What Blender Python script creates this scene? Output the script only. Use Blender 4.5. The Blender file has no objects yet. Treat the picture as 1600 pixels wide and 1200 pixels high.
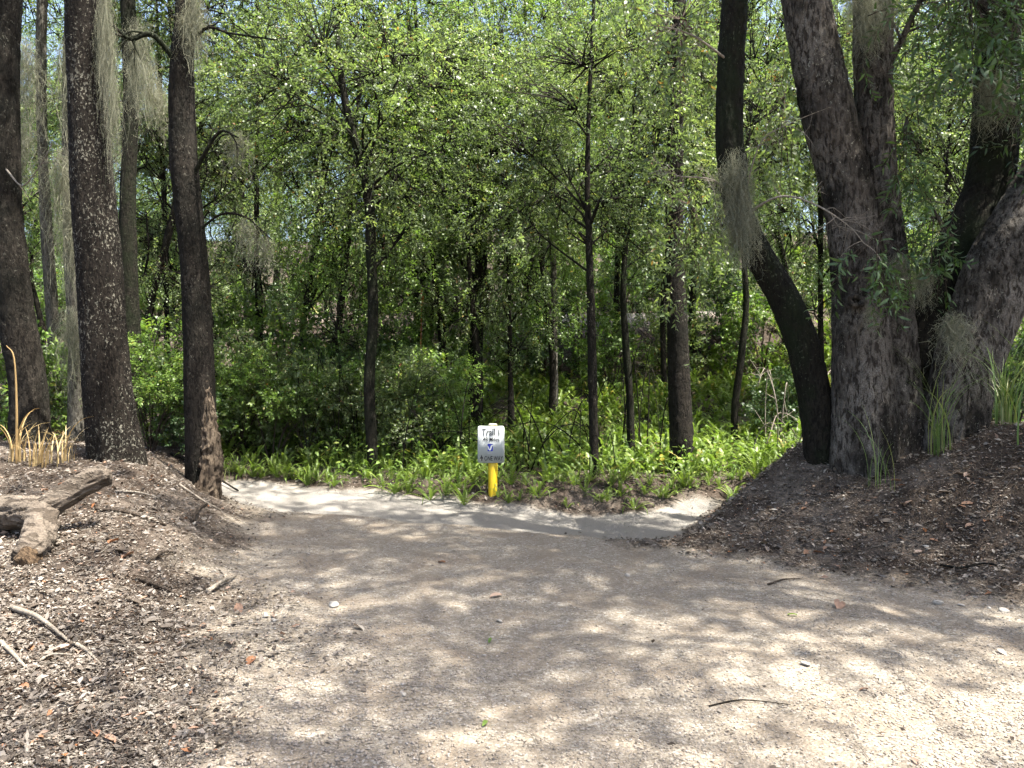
import bpy, math, random
import numpy as np
from mathutils import Vector

R = np.random.default_rng(7)
random.seed(7)
scene = bpy.context.scene
COL = scene.collection

# ------------------------------------------------------------------ camera, sky, sun, exposure
F = 1164.0            # focal length in pixels of the 1600 px wide photograph
HOR = 570.0           # pixel row of the horizon
CAMZ = 1.5
cam_d = bpy.data.cameras.new('camera'); cam = bpy.data.objects.new('camera', cam_d); COL.objects.link(cam)
cam.location = (0, 0, CAMZ); cam.rotation_euler = (math.radians(90), 0, 0)
cam_d.sensor_width = 36; cam_d.lens = 36 * F / 1600
cam_d.shift_y = (HOR - 600) / 1600
cam_d.clip_start = 0.05; cam_d.clip_end = 2000
scene.camera = cam

SUN_EL = math.radians(68)
SUN_H = np.array([0.85, -0.42]); SUN_H /= np.linalg.norm(SUN_H)
to_sun = Vector((SUN_H[0] * math.cos(SUN_EL), SUN_H[1] * math.cos(SUN_EL), math.sin(SUN_EL)))
world = bpy.data.worlds.new('World'); scene.world = world; world.use_nodes = True
wn = world.node_tree; wn.nodes.clear()
sky = wn.nodes.new('ShaderNodeTexSky'); sky.sky_type = 'NISHITA'; sky.sun_disc = False
sky.dust_density = 4.0; sky.ozone_density = 0.6; sky.sun_elevation = SUN_EL; sky.sun_rotation = math.atan2(to_sun.x, to_sun.y)
bg = wn.nodes.new('ShaderNodeBackground'); bg.inputs['Strength'].default_value = 0.105
wo = wn.nodes.new('ShaderNodeOutputWorld')
wn.links.new(sky.outputs[0], bg.inputs[0]); wn.links.new(bg.outputs[0], wo.inputs[0])
sd = bpy.data.lights.new('sun', 'SUN'); sd.energy = 5.0; sd.angle = math.radians(0.53); sd.color = (1.0, 0.95, 0.86)
sun = bpy.data.objects.new('sun', sd); COL.objects.link(sun)
sun.rotation_euler = (-to_sun).to_track_quat('-Z', 'Y').to_euler(); sun.location = (14, 6, 30)

scene.view_settings.view_transform = 'Standard'; scene.view_settings.look = 'None'
scene.view_settings.exposure = 2.2; scene.view_settings.gamma = 1.0
cy = scene.cycles if hasattr(scene, 'cycles') else None
scene.render.engine = 'CYCLES'
cy = scene.cycles
cy.max_bounces = 6; cy.diffuse_bounces = 3; cy.glossy_bounces = 2; cy.transmission_bounces = 4; cy.transparent_max_bounces = 4
cy.caustics_reflective = False; cy.caustics_refractive = False
cy.sample_clamp_indirect = 6.0
cy.use_denoising = True; cy.denoiser = 'OPENIMAGEDENOISE'
cy.use_adaptive_sampling = True; cy.adaptive_threshold = 0.03

# ------------------------------------------------------------------ numeric helpers
def sstep(a, b, x):
    t = np.clip((np.asarray(x, float) - a) / (b - a), 0, 1)
    return t * t * (3 - 2 * t)

def _hash(i, j, k, s):
    h = (i * 374761393 + j * 668265263 + k * 2147483647 + s * 974634777) & 0xFFFFFFFF
    h = ((h ^ (h >> 13)) * 1274126177) & 0xFFFFFFFF
    h = h ^ (h >> 16)
    return (h & 0xFFFFFF) / float(0xFFFFFF)

def vnoise(P, s=0):
    """value noise 0..1 of an (N,3) array"""
    P = np.asarray(P, float); I = np.floor(P).astype(np.int64); f = P - I; f = f * f * (3 - 2 * f)
    out = 0
    for dx in (0, 1):
        for dy in (0, 1):
            for dz in (0, 1):
                w = (f[:, 0] if dx else 1 - f[:, 0]) * (f[:, 1] if dy else 1 - f[:, 1]) * (f[:, 2] if dz else 1 - f[:, 2])
                out = out + w * _hash(I[:, 0] + dx, I[:, 1] + dy, I[:, 2] + dz, s)
    return out

def fbm(P, s=0, n=3):
    o = 0; a = 0.5; t = 0
    for k in range(n):
        o = o + a * vnoise(np.asarray(P) * 2 ** k, s + k); t += a; a *= 0.5
    return o / t

def unit(v):
    return v / np.maximum(np.linalg.norm(v, axis=-1, keepdims=True), 1e-9)

def n2(x, y, f, s=0, n=3):
    x = np.asarray(x, float); y = np.asarray(y, float)
    sh = x.shape
    return fbm(np.stack([x.ravel() * f, y.ravel() * f, np.zeros(x.size)], 1), s, n).reshape(sh)

# ------------------------------------------------------------------ terrain
XL_Y = np.array([0.0, 2.8, 4.0, 5.3, 6.4, 7.6, 9.0]); XL_X = np.array([-0.8, -1.05, -1.35, -1.9, -2.3, -2.75, -3.6])
def x_left(y): return np.interp(y, XL_Y, XL_X)
def d_right(x, y):
    # distance up the bank on the right: line through (1.3,6.2) falling to (4.2,4.2)
    d1 = (x - 1.0) * 0.58 + (y - 6.15) * 0.815
    d1 = np.where(x > 3.2, d1 + 0.25 * (x - 3.2), d1)
    d2 = 1.45 * (x - (0.72 + 0.55 * (y - 6.2)))
    return np.minimum(d1, d2)

def y_lip(x):      # where the gravel path breaks down to the crossing trail
    return np.interp(x, [-4, -2.6, -1.2, 0.0, 0.9, 1.4, 2.5], [8.6, 7.7, 7.2, 6.75, 6.3, 6.2, 6.2])
def y_far(x):      # far edge of the crossing trail, where the ferns begin
    return np.interp(x, [-9, -5, -3.4, -2, 0, 2, 3.2, 6, 9], [9.4, 9.9, 9.75, 9.25, 8.8, 9.05, 9.2, 9.9, 10.4])

def height(x, y):
    x = np.asarray(x, float); y = np.asarray(y, float)
    z = np.zeros(np.broadcast(x, y).shape)
    # crossing trail sits lower than the gravel path
    dip = sstep(0.0, 0.38, y - y_lip(x) + 0.25 * (n2(x, y, 1.1, 91) - 0.5)) * (1 - sstep(-0.1, 0.7, y - y_far(x)))
    z = z - dip * np.interp(x, [-3, -1, 1, 3], [0.07, 0.18, 0.31, 0.31])
    # left bank
    d = x_left(y) - x
    prof = np.interp(y, [0, 2.5, 3.6, 4.6, 5.8, 7.0, 8.3, 9.3, 10.5, 14], [0.0, 0.04, 0.14, 0.34, 0.6, 0.78, 0.72, 0.5, 0.35, 0.3])
    z = z + prof * (0.85 * sstep(-0.15, 1.25, d) + 0.15 * sstep(0.5, 4.5, d))
    # right bank
    h = (1.0 * sstep(0.0, 2.5, d_right(x, y)) + 0.1 * sstep(1.4, 3.2, d_right(x, y))) * (1 - 0.75 * sstep(8.6, 11.0, y)) * sstep(1.2, 4.5, y)
    z = z + h
    # woodland floor and the bank behind
    by = y - 1.1 * np.sin(x * 0.35 + 1.0)
    zb = 0.12 * sstep(9.6, 12.5, by) + 0.75 * sstep(12.2, 15.8, by) + 2.1 * sstep(15.5, 20.5, by)
    z = z + zb * (1 - 0.35 * sstep(-2, -9, x) ) 
    far = sstep(24, 80, y) * 13.0
    z = z + far
    # unevenness
    z = z + (n2(x, y, 0.55, 3) - 0.5) * 0.10 + (n2(x, y, 2.3, 9) - 0.5) * 0.045
    lit = litter_w(x, y)
    z = z + (n2(x, y, 1.6, 47) - 0.5) * 0.12 * lit * (y < 9.5)
    z = z + (n2(x, y, 4.2, 15, 2) - 0.5) * 0.022 * (1 - lit)
    z = z + (n2(x, y, 7.0, 21, 2) - 0.5) * (0.012 + 0.035 * lit)
    return z

def litter_w(x, y):
    x = np.asarray(x, float); y = np.asarray(y, float)
    wob = (n2(x, y, 1.3, 31) - 0.5) * 1.7
    a = sstep(-0.5, 0.8, x_left(y) - x + wob)
    b = sstep(-0.15, 0.45, d_right(x, y) + 0.3 * wob)
    c = sstep(-0.05, 0.25, y - y_far(x) + 0.3 * wob)
    sandy_bank = sstep(19.2, 20.5, y) * (1 - sstep(21.5, 23.0, y)) * sstep(-1.0, 1.0, x)
    return np.clip(np.maximum(np.maximum(a, b), c * (1 - 0.8 * sandy_bank)), 0, 1)

def sand_w(x, y):
    return sstep(0.0, 0.3, y - y_lip(x)) * (1 - litter_w(x, y))

def hz(x, y):
    return float(height(np.array([x]), np.array([y]))[0])

def ray(px, py, Y):
    return np.array([(px - 800) / F * Y, Y, CAMZ + (HOR - py) / F * Y])

def ghit(px, py, y0=1.5, y1=60):
    Y = np.linspace(y0, y1, 2400)
    P = np.stack([(px - 800) / F * Y, Y, CAMZ + (HOR - py) / F * Y], 1)
    g = height(P[:, 0], P[:, 1])
    k = np.argmax(P[:, 2] <= g)
    return np.array([P[k, 0], P[k, 1], g[k]])

# ------------------------------------------------------------------ object helpers
def mk_mesh(name, V, faces, mat=None, attrs=None, smooth=False):
    """faces: list of (n,k) int arrays"""
    me = bpy.data.meshes.new(name)
    V = np.asarray(V, np.float32)
    if not isinstance(faces, (list, tuple)): faces = [faces]
    faces = [np.asarray(f, np.int32) for f in faces if len(f)]
    me.vertices.add(len(V)); me.vertices.foreach_set('co', V.ravel())
    loops = np.concatenate([f.ravel() for f in faces])
    tot = np.concatenate([np.full(len(f), f.shape[1], np.int32) for f in faces])
    start = np.concatenate([[0], np.cumsum(tot)[:-1]]).astype(np.int32)
    me.loops.add(len(loops)); me.loops.foreach_set('vertex_index', loops)
    me.polygons.add(len(tot)); me.polygons.foreach_set('loop_start', start); me.polygons.foreach_set('loop_total', tot)
    if smooth: me.polygons.foreach_set('use_smooth', np.ones(len(tot), bool))
    for k, a in (attrs or {}).items():
        at = me.attributes.new(k, 'FLOAT', 'POINT'); at.data.foreach_set('value', np.asarray(a, np.float32))
    me.update(calc_edges=True); me.validate()
    if mat: me.materials.append(mat)
    return me

def obj(name, me, parent=None, loc=None, rz=None, sc=None):
    o = bpy.data.objects.new(name, me); COL.objects.link(o)
    if parent is not None: o.parent = parent
    if loc is not None: o.location = [float(c) for c in loc]
    if rz is not None: o.rotation_euler = (0, 0, float(rz))
    if sc is not None: o.scale = sc if hasattr(sc, '__len__') else (sc, sc, sc)
    return o

def tag(o, label, cat, group=None):
    o['label'] = label; o['category'] = cat
    if group: o['group'] = group
    return o

def thing(name, label, cat, loc=(0, 0, 0), rz=0, group=None, sc=None):
    o = obj(name, None, None, loc, rz, sc); o.empty_display_size = 0.2
    return tag(o, label, cat, group)

class Acc:
    """collects geometry into one mesh"""
    def __init__(s): s.V = []; s.F = {}; s.A = {}; s.n = 0
    def add(s, V, F, **attrs):
        V = np.asarray(V, float)
        s.V.append(V)
        for f in (F if isinstance(F, list) else [F]):
            s.F.setdefault(f.shape[1], []).append(np.asarray(f) + s.n)
        for k, a in attrs.items():
            s.A.setdefault(k, []).append(np.broadcast_to(np.asarray(a, float), (len(V),)))
        s.n += len(V)
    def mesh(s, name, mat, smooth=False):
        return mk_mesh(name, np.concatenate(s.V), [np.concatenate(f) for f in s.F.values()], mat,
                       {k: np.concatenate(a) for k, a in s.A.items()}, smooth)

def catmull(P, n):
    P = np.asarray(P, float); m = len(P)
    Q = np.vstack([2 * P[0] - P[1], P, 2 * P[-1] - P[-2]])
    t = np.linspace(0, m - 1 - 1e-9, n); i = np.floor(t).astype(int); f = (t - i)[:, None]
    a, b, c, d = Q[i], Q[i + 1], Q[i + 2], Q[i + 3]
    return 0.5 * (2 * b + (c - a) * f + (2 * a - 5 * b + 4 * c - d) * f ** 2 + (3 * b - a - 3 * c + d) * f ** 3)

def tube(path, rad, nseg=8, n=None, amp=0.0, freq=10.0, zs=0.35, seed=0, flare=0.0, flare_h=0.25, lobes=5, cap=True, resample=True):
    """a tapered tube along a path; amp is relief in metres"""
    path = np.asarray(path, float); rad = np.asarray(rad, float)
    if resample:
        n = n or max(4, 3 * len(path))
        C = catmull(np.column_stack([path, rad]), n); P = C[:, :3]; r = np.maximum(C[:, 3], 1e-4)
    else:
        P = path; r = rad; n = len(P)
    T = unit(np.gradient(P, axis=0))
    u = np.cross(T[0], [0.3, 1, 0.1]); u /= np.linalg.norm(u)
    U = np.empty_like(P)
    for i in range(n):
        u = u - T[i] * np.dot(u, T[i]); u /= np.linalg.norm(u); U[i] = u
    W = np.cross(T, U)
    th = np.linspace(0, 2 * math.pi, nseg, endpoint=False)
    L = np.concatenate([[0], np.cumsum(np.linalg.norm(np.diff(P, axis=0), axis=1))])
    rr = np.repeat(r[:, None], nseg, 1)
    if flare:
        e = np.exp(-L / flare_h)[:, None]
        rr = rr * (1 + flare * e * (0.75 + 0.5 * np.cos(lobes * th + seed)[None, :]))
    D = U[:, None, :] * np.cos(th)[None, :, None] + W[:, None, :] * np.sin(th)[None, :, None]
    if amp:
        S = np.concatenate([(D * r[:, None, None]), ], 2).reshape(-1, 3) * freq
        S[:, :] += (np.repeat(T, nseg, 0) * (np.repeat(L, nseg) * freq * zs)[:, None])
        S2 = S + 3.0 * (fbm(S * 0.35, seed + 5)[:, None] - 0.5)
        rid = 1 - np.abs(2 * vnoise(S2 * 1.0, seed) - 1) 
        rid = 0.6 * rid + 0.4 * vnoise(S2 * 2.3, seed + 3)
        big = fbm(S * 0.12, seed + 11, 2) - 0.5
        rr = rr + ((rid - 0.5) * 2 * amp).reshape(n, nseg) + (big * amp * 3.5).reshape(n, nseg)
    V = P[:, None, :] + D * rr[:, :, None]
    V = V.reshape(-1, 3)
    i = np.arange(n - 1)[:, None]; j = np.arange(nseg)[None, :]; j2 = (j + 1) % nseg
    Fq = np.stack([i * nseg + j, i * nseg + j2, (i + 1) * nseg + j2, (i + 1) * nseg + j], -1).reshape(-1, 4)
    faces = [Fq]
    if cap:
        V = np.vstack([V, P[-1] + T[-1] * r[-1] * 0.5, P[0]])
        k = (n - 1) * nseg
        jj = np.arange(nseg); j2 = (jj + 1) % nseg
        faces.append(np.stack([k + jj, k + j2, np.full(nseg, len(V) - 2)], 1))
        faces.append(np.stack([j2, jj, np.full(nseg, len(V) - 1)], 1))
    return V, faces

# ------------------------------------------------------------------ materials
class NT:
    def __init__(s, name):
        s.m = bpy.data.materials.new(name); s.m.use_nodes = True; s.t = s.m.node_tree; s.t.nodes.clear()
        s.out = s.n('ShaderNodeOutputMaterial')
    def n(s, ty, **kw):
        nd = s.t.nodes.new(ty)
        for k, v in kw.items(): setattr(nd, k, v)
        return nd
    def l(s, a, b): s.t.links.new(a, b)
    def set(s, sock, v):
        if hasattr(v, 'is_output') or isinstance(v, bpy.types.NodeSocket): s.l(v, sock)
        elif hasattr(v, '__len__') and len(v) == 3 and sock.type == 'RGBA': sock.default_value = (*v, 1)
        else: sock.default_value = v
    def coord(s, scale=(1, 1, 1), kind='Object'):
        c = s.n('ShaderNodeTexCoord'); mp = s.n('ShaderNodeMapping'); mp.inputs['Scale'].default_value = scale
        s.l(c.outputs[kind], mp.inputs[0]); return mp.outputs[0]
    def noise(s, co, scale, detail=3, rough=0.55, dist=0.0):
        t = s.n('ShaderNodeTexNoise'); t.inputs['Scale'].default_value = scale; t.inputs['Detail'].default_value = detail
        t.inputs['Roughness'].default_value = rough; t.inputs['Distortion'].default_value = dist
        if co is not None: s.l(co, t.inputs['Vector'])
        return t.outputs['Fac']
    def voro(s, co, scale, feature='F1', out='Distance', rnd=1.0):
        t = s.n('ShaderNodeTexVoronoi'); t.feature = feature; t.inputs['Scale'].default_value = scale; t.inputs['Randomness'].default_value = rnd
        if co is not None: s.l(co, t.inputs['Vector'])
        return t.outputs[out]
    def ramp(s, fac, stops):
        r = s.n('ShaderNodeValToRGB'); s.l(fac, r.inputs[0]); e = r.color_ramp.elements
        while len(e) < len(stops): e.new(0.5)
        for k, (p, c) in enumerate(stops):
            e[k].position = p; e[k].color = (*c, 1) if hasattr(c, '__len__') else (c, c, c, 1)
        return r.outputs[0]
    def mix(s, f, a, b, mode='MIX'):
        x = s.n('ShaderNodeMix'); x.data_type = 'RGBA'; x.blend_type = mode
        s.set(x.inputs[0], f); s.set(x.inputs[6], a); s.set(x.inputs[7], b); return x.outputs[2]
    def math(s, op, a, b=0.0):
        x = s.n('ShaderNodeMath'); x.operation = op; s.set(x.inputs[0], a); s.set(x.inputs[1], b); return x.outputs[0]
    def attr(s, name):
        a = s.n('ShaderNodeAttribute'); a.attribute_name = name; return a.outputs['Fac']
    def rnd(s): return s.n('ShaderNodeObjectInfo').outputs['Random']
    def bump(s, h, strength=0.5, dist=0.02):
        b = s.n('ShaderNodeBump'); b.inputs['Strength'].default_value = strength; b.inputs['Distance'].default_value = dist
        s.l(h, b.inputs['Height']); return b.outputs[0]
    def pbr(s, color, rough=0.8, spec=0.3, normal=None, out=True):
        p = s.n('ShaderNodeBsdfPrincipled'); s.set(p.inputs['Base Color'], color); s.set(p.inputs['Roughness'], rough)
        p.inputs['Specular IOR Level'].default_value = spec
        if normal is not None: s.l(normal, p.inputs['Normal'])
        if out: s.l(p.outputs[0], s.out.inputs[0])
        return p.outputs[0]

def leaf_mat(name, stops, trans=0.35, rough=0.42, spec=0.5, tcol=(1.15, 1.25, 0.65)):
    t = NT(name)
    v = t.attr('v'); o = t.rnd()
    f = t.math('ADD', v, t.math('MULTIPLY', t.math('SUBTRACT', o, 0.5), 0.16))
    c = t.ramp(f, stops)
    p = t.pbr(c, rough, spec, out=False)
    tr = t.n('ShaderNodeBsdfTranslucent'); t.l(t.mix(1.0, c, tcol, 'MULTIPLY'), tr.inputs[0])
    m = t.n('ShaderNodeMixShader'); m.inputs[0].default_value = trans
    t.l(p, m.inputs[1]); t.l(tr.outputs[0], m.inputs[2]); t.l(m.outputs[0], t.out.inputs[0])
    return t.m

M = {}
M['leaf'] = leaf_mat('oak_leaf', [(0.0, (0.075, 0.105, 0.05)), (0.35, (0.125, 0.172, 0.076)), (0.65, (0.185, 0.232, 0.096)), (0.9, (0.255, 0.29, 0.115)), (0.97, (0.26, 0.20, 0.06)), (1.0, (0.22, 0.10, 0.04))], 0.5)
M['leaf_bright'] = leaf_mat('shrub_and_sunlit_leaf', [(0.0, (0.07, 0.125, 0.028)), (0.5, (0.14, 0.225, 0.05)), (0.9, (0.24, 0.31, 0.07)), (1.0, (0.30, 0.27, 0.07))], 0.45)  # own tone of shrubs and herbs; paints sunlight onto the far tall oaks
M['leaf_dark'] = leaf_mat('dark_and_shaded_leaf', [(0.0, (0.03, 0.06, 0.02)), (0.6, (0.055, 0.10, 0.03)), (1.0, (0.10, 0.16, 0.04))], 0.3)  # own tone of dark shrubs; paints shade into the low oak foliage
M['fern'] = leaf_mat('fern_leaf', [(0.0, (0.065, 0.11, 0.024)), (0.5, (0.135, 0.20, 0.04)), (0.9, (0.24, 0.30, 0.06)), (1.0, (0.30, 0.26, 0.08))], 0.45, 0.45, 0.4)
M['moss'] = leaf_mat('spanish_moss', [(0.0, (0.10, 0.105, 0.075)), (0.5, (0.19, 0.195, 0.14)), (1.0, (0.29, 0.285, 0.21))], 0.3, 0.8, 0.1, (1.05, 1.05, 0.9))
M['grass'] = leaf_mat('grass_blade', [(0.0, (0.06, 0.11, 0.025)), (0.6, (0.12, 0.19, 0.05)), (1.0, (0.30, 0.28, 0.12))], 0.35)
M['straw'] = leaf_mat('dry_grass', [(0.0, (0.32, 0.22, 0.10)), (0.6, (0.50, 0.38, 0.19)), (1.0, (0.62, 0.52, 0.30))], 0.3, 0.6, 0.2, (1.1, 1.0, 0.8))
M['deadleaf'] = leaf_mat('dead_leaf', [(0.0, (0.032, 0.025, 0.02)), (0.3, (0.075, 0.06, 0.047)), (0.55, (0.145, 0.125, 0.105)), (0.8, (0.28, 0.25, 0.215)), (0.92, (0.21, 0.085, 0.032)), (1.0, (0.36, 0.32, 0.27))], 0.12, 0.6, 0.25, (1.2, 0.9, 0.6))

def bark_mat(name, dark, mid, light, fleck=None, fleck_amt=0.5, green=None, pscale=9.0, strength=0.9, stretch=(1, 1, 0.33)):
    t = NT(name)
    co = t.coord(stretch); cw = t.coord(tuple(0.5 + 0.5 * c for c in stretch))
    rid = t.noise(co, pscale * 3.4, 5, 0.6, 0.5)
    fine = t.noise(cw, 95.0, 4, 0.7)
    wig = t.noise(cw, 3.0, 5, 0.6)
    pl = t.ramp(rid, [(0.40, 0.0), (0.46, 0.7), (0.60, 1.0)])
    h = t.math('ADD', t.math('MULTIPLY', pl, 1.2), t.math('MULTIPLY', fine, 0.7))
    c = t.mix(t.ramp(fine, [(0.32, 0.0), (0.70, 1.0)]), mid, light)
    c = t.mix(t.ramp(wig, [(0.42, 0.0), (0.62, 0.8)]), c, mid)
    crack = tuple(0.5 * (d + m_) for d, m_ in zip(dark, mid))
    c = t.mix(pl, crack, c)
    if green:
        gm = t.ramp(t.noise(cw, 2.0, 6, 0.7), [(0.46, 0.0), (0.62, 0.9)]); c = t.mix(gm, c, green)
    if fleck:
        v = t.noise(cw, 52.0, 3, 0.6, 0.6); patch = t.noise(cw, 2.6, 3)
        thr = t.math('ADD', v, t.math('MULTIPLY', t.math('SUBTRACT', patch, 0.5), 0.4))
        fm = t.ramp(thr, [(0.72 - 0.1 * fleck_amt, 0.0), (0.77 - 0.1 * fleck_amt, 0.8)]); c = t.mix(fm, c, fleck)
    t.pbr(c, 0.92, 0.12, t.bump(h, strength, 0.015))
    return t.m

M['bark_dark'] = bark_mat('lichened_dark_bark', (0.0043, 0.0034, 0.0026), (0.0110, 0.0089, 0.0068), (0.0272, 0.0221, 0.0170), (0.1785, 0.1700, 0.1360), 1.25, pscale=13)
M['bark_brown'] = bark_mat('brown_bark', (0.0051, 0.0044, 0.0036), (0.0161, 0.0132, 0.0102), (0.0425, 0.0365, 0.0289), (0.1105, 0.1062, 0.0850), 0.7, (0.0102, 0.0102, 0.0076), pscale=13)
M['bark_oak'] = bark_mat('grey_oak_bark', (0.008, 0.0065, 0.005), (0.06, 0.05, 0.041), (0.23, 0.21, 0.18), (0.26, 0.25, 0.2), 0.5, (0.0075, 0.007, 0.0055), 9, 1.0)
M['bark_black'] = bark_mat('mossy_black_bark', (0.0049, 0.0045, 0.0038), (0.0123, 0.0110, 0.0080), (0.0296, 0.0260, 0.0197), (0.0677, 0.0764, 0.0493), 0.7, (0.0135, 0.0184, 0.0086), 13)
M['bark_grey'] = bark_mat('pale_grey_bark', (0.03, 0.026, 0.021), (0.085, 0.077, 0.063), (0.17, 0.16, 0.135), (0.24, 0.24, 0.19), 0.6, pscale=12)
M['twig'] = bark_mat('twig_bark', (0.025, 0.019, 0.014), (0.06, 0.046, 0.035), (0.11, 0.09, 0.07), pscale=20)
M['dead_twig'] = bark_mat('bleached_twig', (0.09, 0.075, 0.058), (0.18, 0.155, 0.125), (0.30, 0.27, 0.23), pscale=20, strength=0.4)
M['rot'] = bark_mat('rotten_wood', (0.012, 0.009, 0.006), (0.075, 0.056, 0.04), (0.22, 0.175, 0.125), pscale=8)
M['log'] = bark_mat('log_wood', (0.03, 0.024, 0.018), (0.085, 0.068, 0.053), (0.20, 0.17, 0.138), (0.26, 0.23, 0.19), 0.2, pscale=6, stretch=(0.3, 0.6, 1))
M['log_end'] = bark_mat('crumbling_orange_wood', (0.015, 0.01, 0.007), (0.075, 0.05, 0.03), (0.19, 0.14, 0.09), pscale=14)

def ground_mat():
    t = NT('forest_ground')
    co = t.coord((1, 1, 1))
    lit = t.attr('litter'); sand = t.attr('sand')
    big = t.noise(co, 1.1, 4); mid = t.noise(co, 9.0, 4); fine = t.noise(co, 90.0, 3, 0.7); peb = t.voro(co, 55.0, 'F1', 'Color'); pd = t.voro(co, 55.0)
    sep = t.n('ShaderNodeSeparateColor'); t.l(peb, sep.inputs[0])
    g = t.ramp(sep.outputs[0], [(0.0, (0.157, 0.134, 0.104)), (0.45, (0.242, 0.212, 0.173)), (0.8, (0.294, 0.261, 0.215)), (1.0, (0.367, 0.339, 0.295))])
    g = t.mix(t.ramp(fine, [(0.35, 0.0), (0.6, 1.0)]), (0.157, 0.134, 0.104), g)
    g = t.mix(t.ramp(t.noise(co, 2.4, 5, 0.6), [(0.45, 0.0), (0.7, 0.75)]), g, (0.178, 0.141, 0.104))
    s = t.ramp(fine, [(0.3, (0.152, 0.143, 0.128)), (0.7, (0.236, 0.222, 0.199))])
    s = t.mix(t.ramp(mid, [(0.45, 0.0), (0.8, 0.5)]), s, (0.179, 0.161, 0.138))
    l = t.ramp(mid, [(0.25, (0.019, 0.014, 0.012)), (0.5, (0.050, 0.037, 0.029)), (0.75, (0.109, 0.088, 0.073))])
    l = t.mix(t.ramp(fine, [(0.4, 0.0), (0.62, 1.0)]), (0.041, 0.032, 0.024), l)
    l = t.mix(t.ramp(big, [(0.5, 0.0), (0.7, 0.45)]), l, (0.246, 0.208, 0.172))
    c = t.mix(sand, g, s)
    edge = t.math('ADD', lit, t.math('MULTIPLY', t.math('SUBTRACT', mid, 0.5), 0.9))
    c = t.mix(t.ramp(edge, [(0.25, 0.0), (0.75, 1.0)]), c, l)
    h = t.math('ADD', t.math('MULTIPLY', fine, 0.6), t.math('SUBTRACT', 1.0, pd))
    h = t.math('ADD', h, mid)
    t.pbr(c, 0.95, 0.12, t.bump(h, 0.55, 0.02))
    return t.m
M['ground'] = ground_mat()
def gravel_mat():
    t = NT('limestone_pebbles')
    v = t.attr('v')
    c = t.ramp(v, [(0.0, (0.076, 0.060, 0.046)), (0.2, (0.164, 0.136, 0.107)), (0.55, (0.252, 0.216, 0.179)), (0.85, (0.327, 0.293, 0.253)), (1.0, (0.416, 0.386, 0.354))])
    n = t.noise(t.coord(), 120.0, 3)
    c = t.mix(0.3, c, t.ramp(n, [(0.3, (0.137, 0.115, 0.091)), (0.7, (0.339, 0.302, 0.263))]))
    t.pbr(c, 0.9, 0.2); return t.m
M['gravel'] = gravel_mat()
def flat_mat(name, c, rough=0.5, spec=0.4, dirt=None):
    t = NT(name)
    col = c
    if dirt:
        n = t.noise(t.coord(), 14.0, 5, 0.65)
        col = t.mix(t.ramp(n, [(0.45, 0.0), (0.8, 0.6)]), c, dirt)
    t.pbr(col, rough, spec); return t.m
M['sign_white'] = flat_mat('sign_white', (0.40, 0.42, 0.41), 0.9, 0.05, (0.36, 0.38, 0.36))
M['sign_black'] = flat_mat('sign_black', (0.018, 0.018, 0.02), 0.5)
M['sign_blue'] = flat_mat('sign_blue', (0.012, 0.022, 0.22), 0.45)
M['sign_grey'] = flat_mat('sign_grey', (0.20, 0.21, 0.24), 0.5)
M['post'] = flat_mat('yellow_post', (0.58, 0.40, 0.012), 0.45, 0.4, (0.40, 0.28, 0.03))
M['cap'] = flat_mat('pale_cap', (0.68, 0.66, 0.50), 0.5, 0.4)
M['bolt'] = flat_mat('bolt_metal', (0.3, 0.3, 0.3), 0.35, 0.6)
M['snail'] = flat_mat('pale_stone', (0.34, 0.315, 0.275), 0.9, 0.15, (0.19, 0.168, 0.14))
M['orange'] = flat_mat('rusty_orange_leaf', (0.38, 0.085, 0.02), 0.6, 0.3, (0.28, 0.10, 0.04))

# ------------------------------------------------------------------ the ground: one sheet cut into path, trail and woodland floor
def warp(a0, steps):
    out = [a0]
    for end, d in steps:
        n = max(1, int(round((end - out[-1]) / d))); out += list(np.linspace(out[-1], end, n + 1)[1:])
    return np.array(out)
gx = warp(-260, [(-60, 25), (-20, 4), (-8, 0.5), (-5.2, 0.08), (5.2, 0.045), (8, 0.1), (20, 0.5), (60, 4), (260, 25)])
gy = warp(-260, [(-60, 25), (-8, 4), (0, 0.5), (2.2, 0.1), (5, 0.032), (9.6, 0.045), (14, 0.14), (26, 0.4), (60, 3), (260, 25)])
X, Y = np.meshgrid(gx, gy)
Z = height(X, Y); LW = litter_w(X, Y); SW = sand_w(X, Y)
nx, ny = len(gx), len(gy)
gv = np.stack([X.ravel(), Y.ravel(), Z.ravel()], 1)
ii, jj = np.meshgrid(np.arange(nx - 1), np.arange(ny - 1))
q = np.stack([jj * nx + ii, jj * nx + ii + 1, (jj + 1) * nx + ii + 1, (jj + 1) * nx + ii], -1).reshape(-1, 4)
lc = LW.ravel()[q].mean(1); sc_ = SW.ravel()[q].mean(1); cx = gv[q].mean(1)
is_lit = lc > 0.5
is_trail = (~is_lit) & (sc_ > 0.45)
def ground_piece(name, mask):
    f = q[mask]; used, inv = np.unique(f, return_inverse=True)
    me = mk_mesh(name, gv[used], inv.reshape(-1, 4), M['ground'], {'litter': LW.ravel()[used], 'sand': SW.ravel()[used]}, True)
    o = obj(name, me); o['kind'] = 'structure'; return o
ground_piece('ground', is_lit)
ground_piece('gravel_path', (~is_lit) & (~is_trail))
ground_piece('sand_trail', is_trail)

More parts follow.
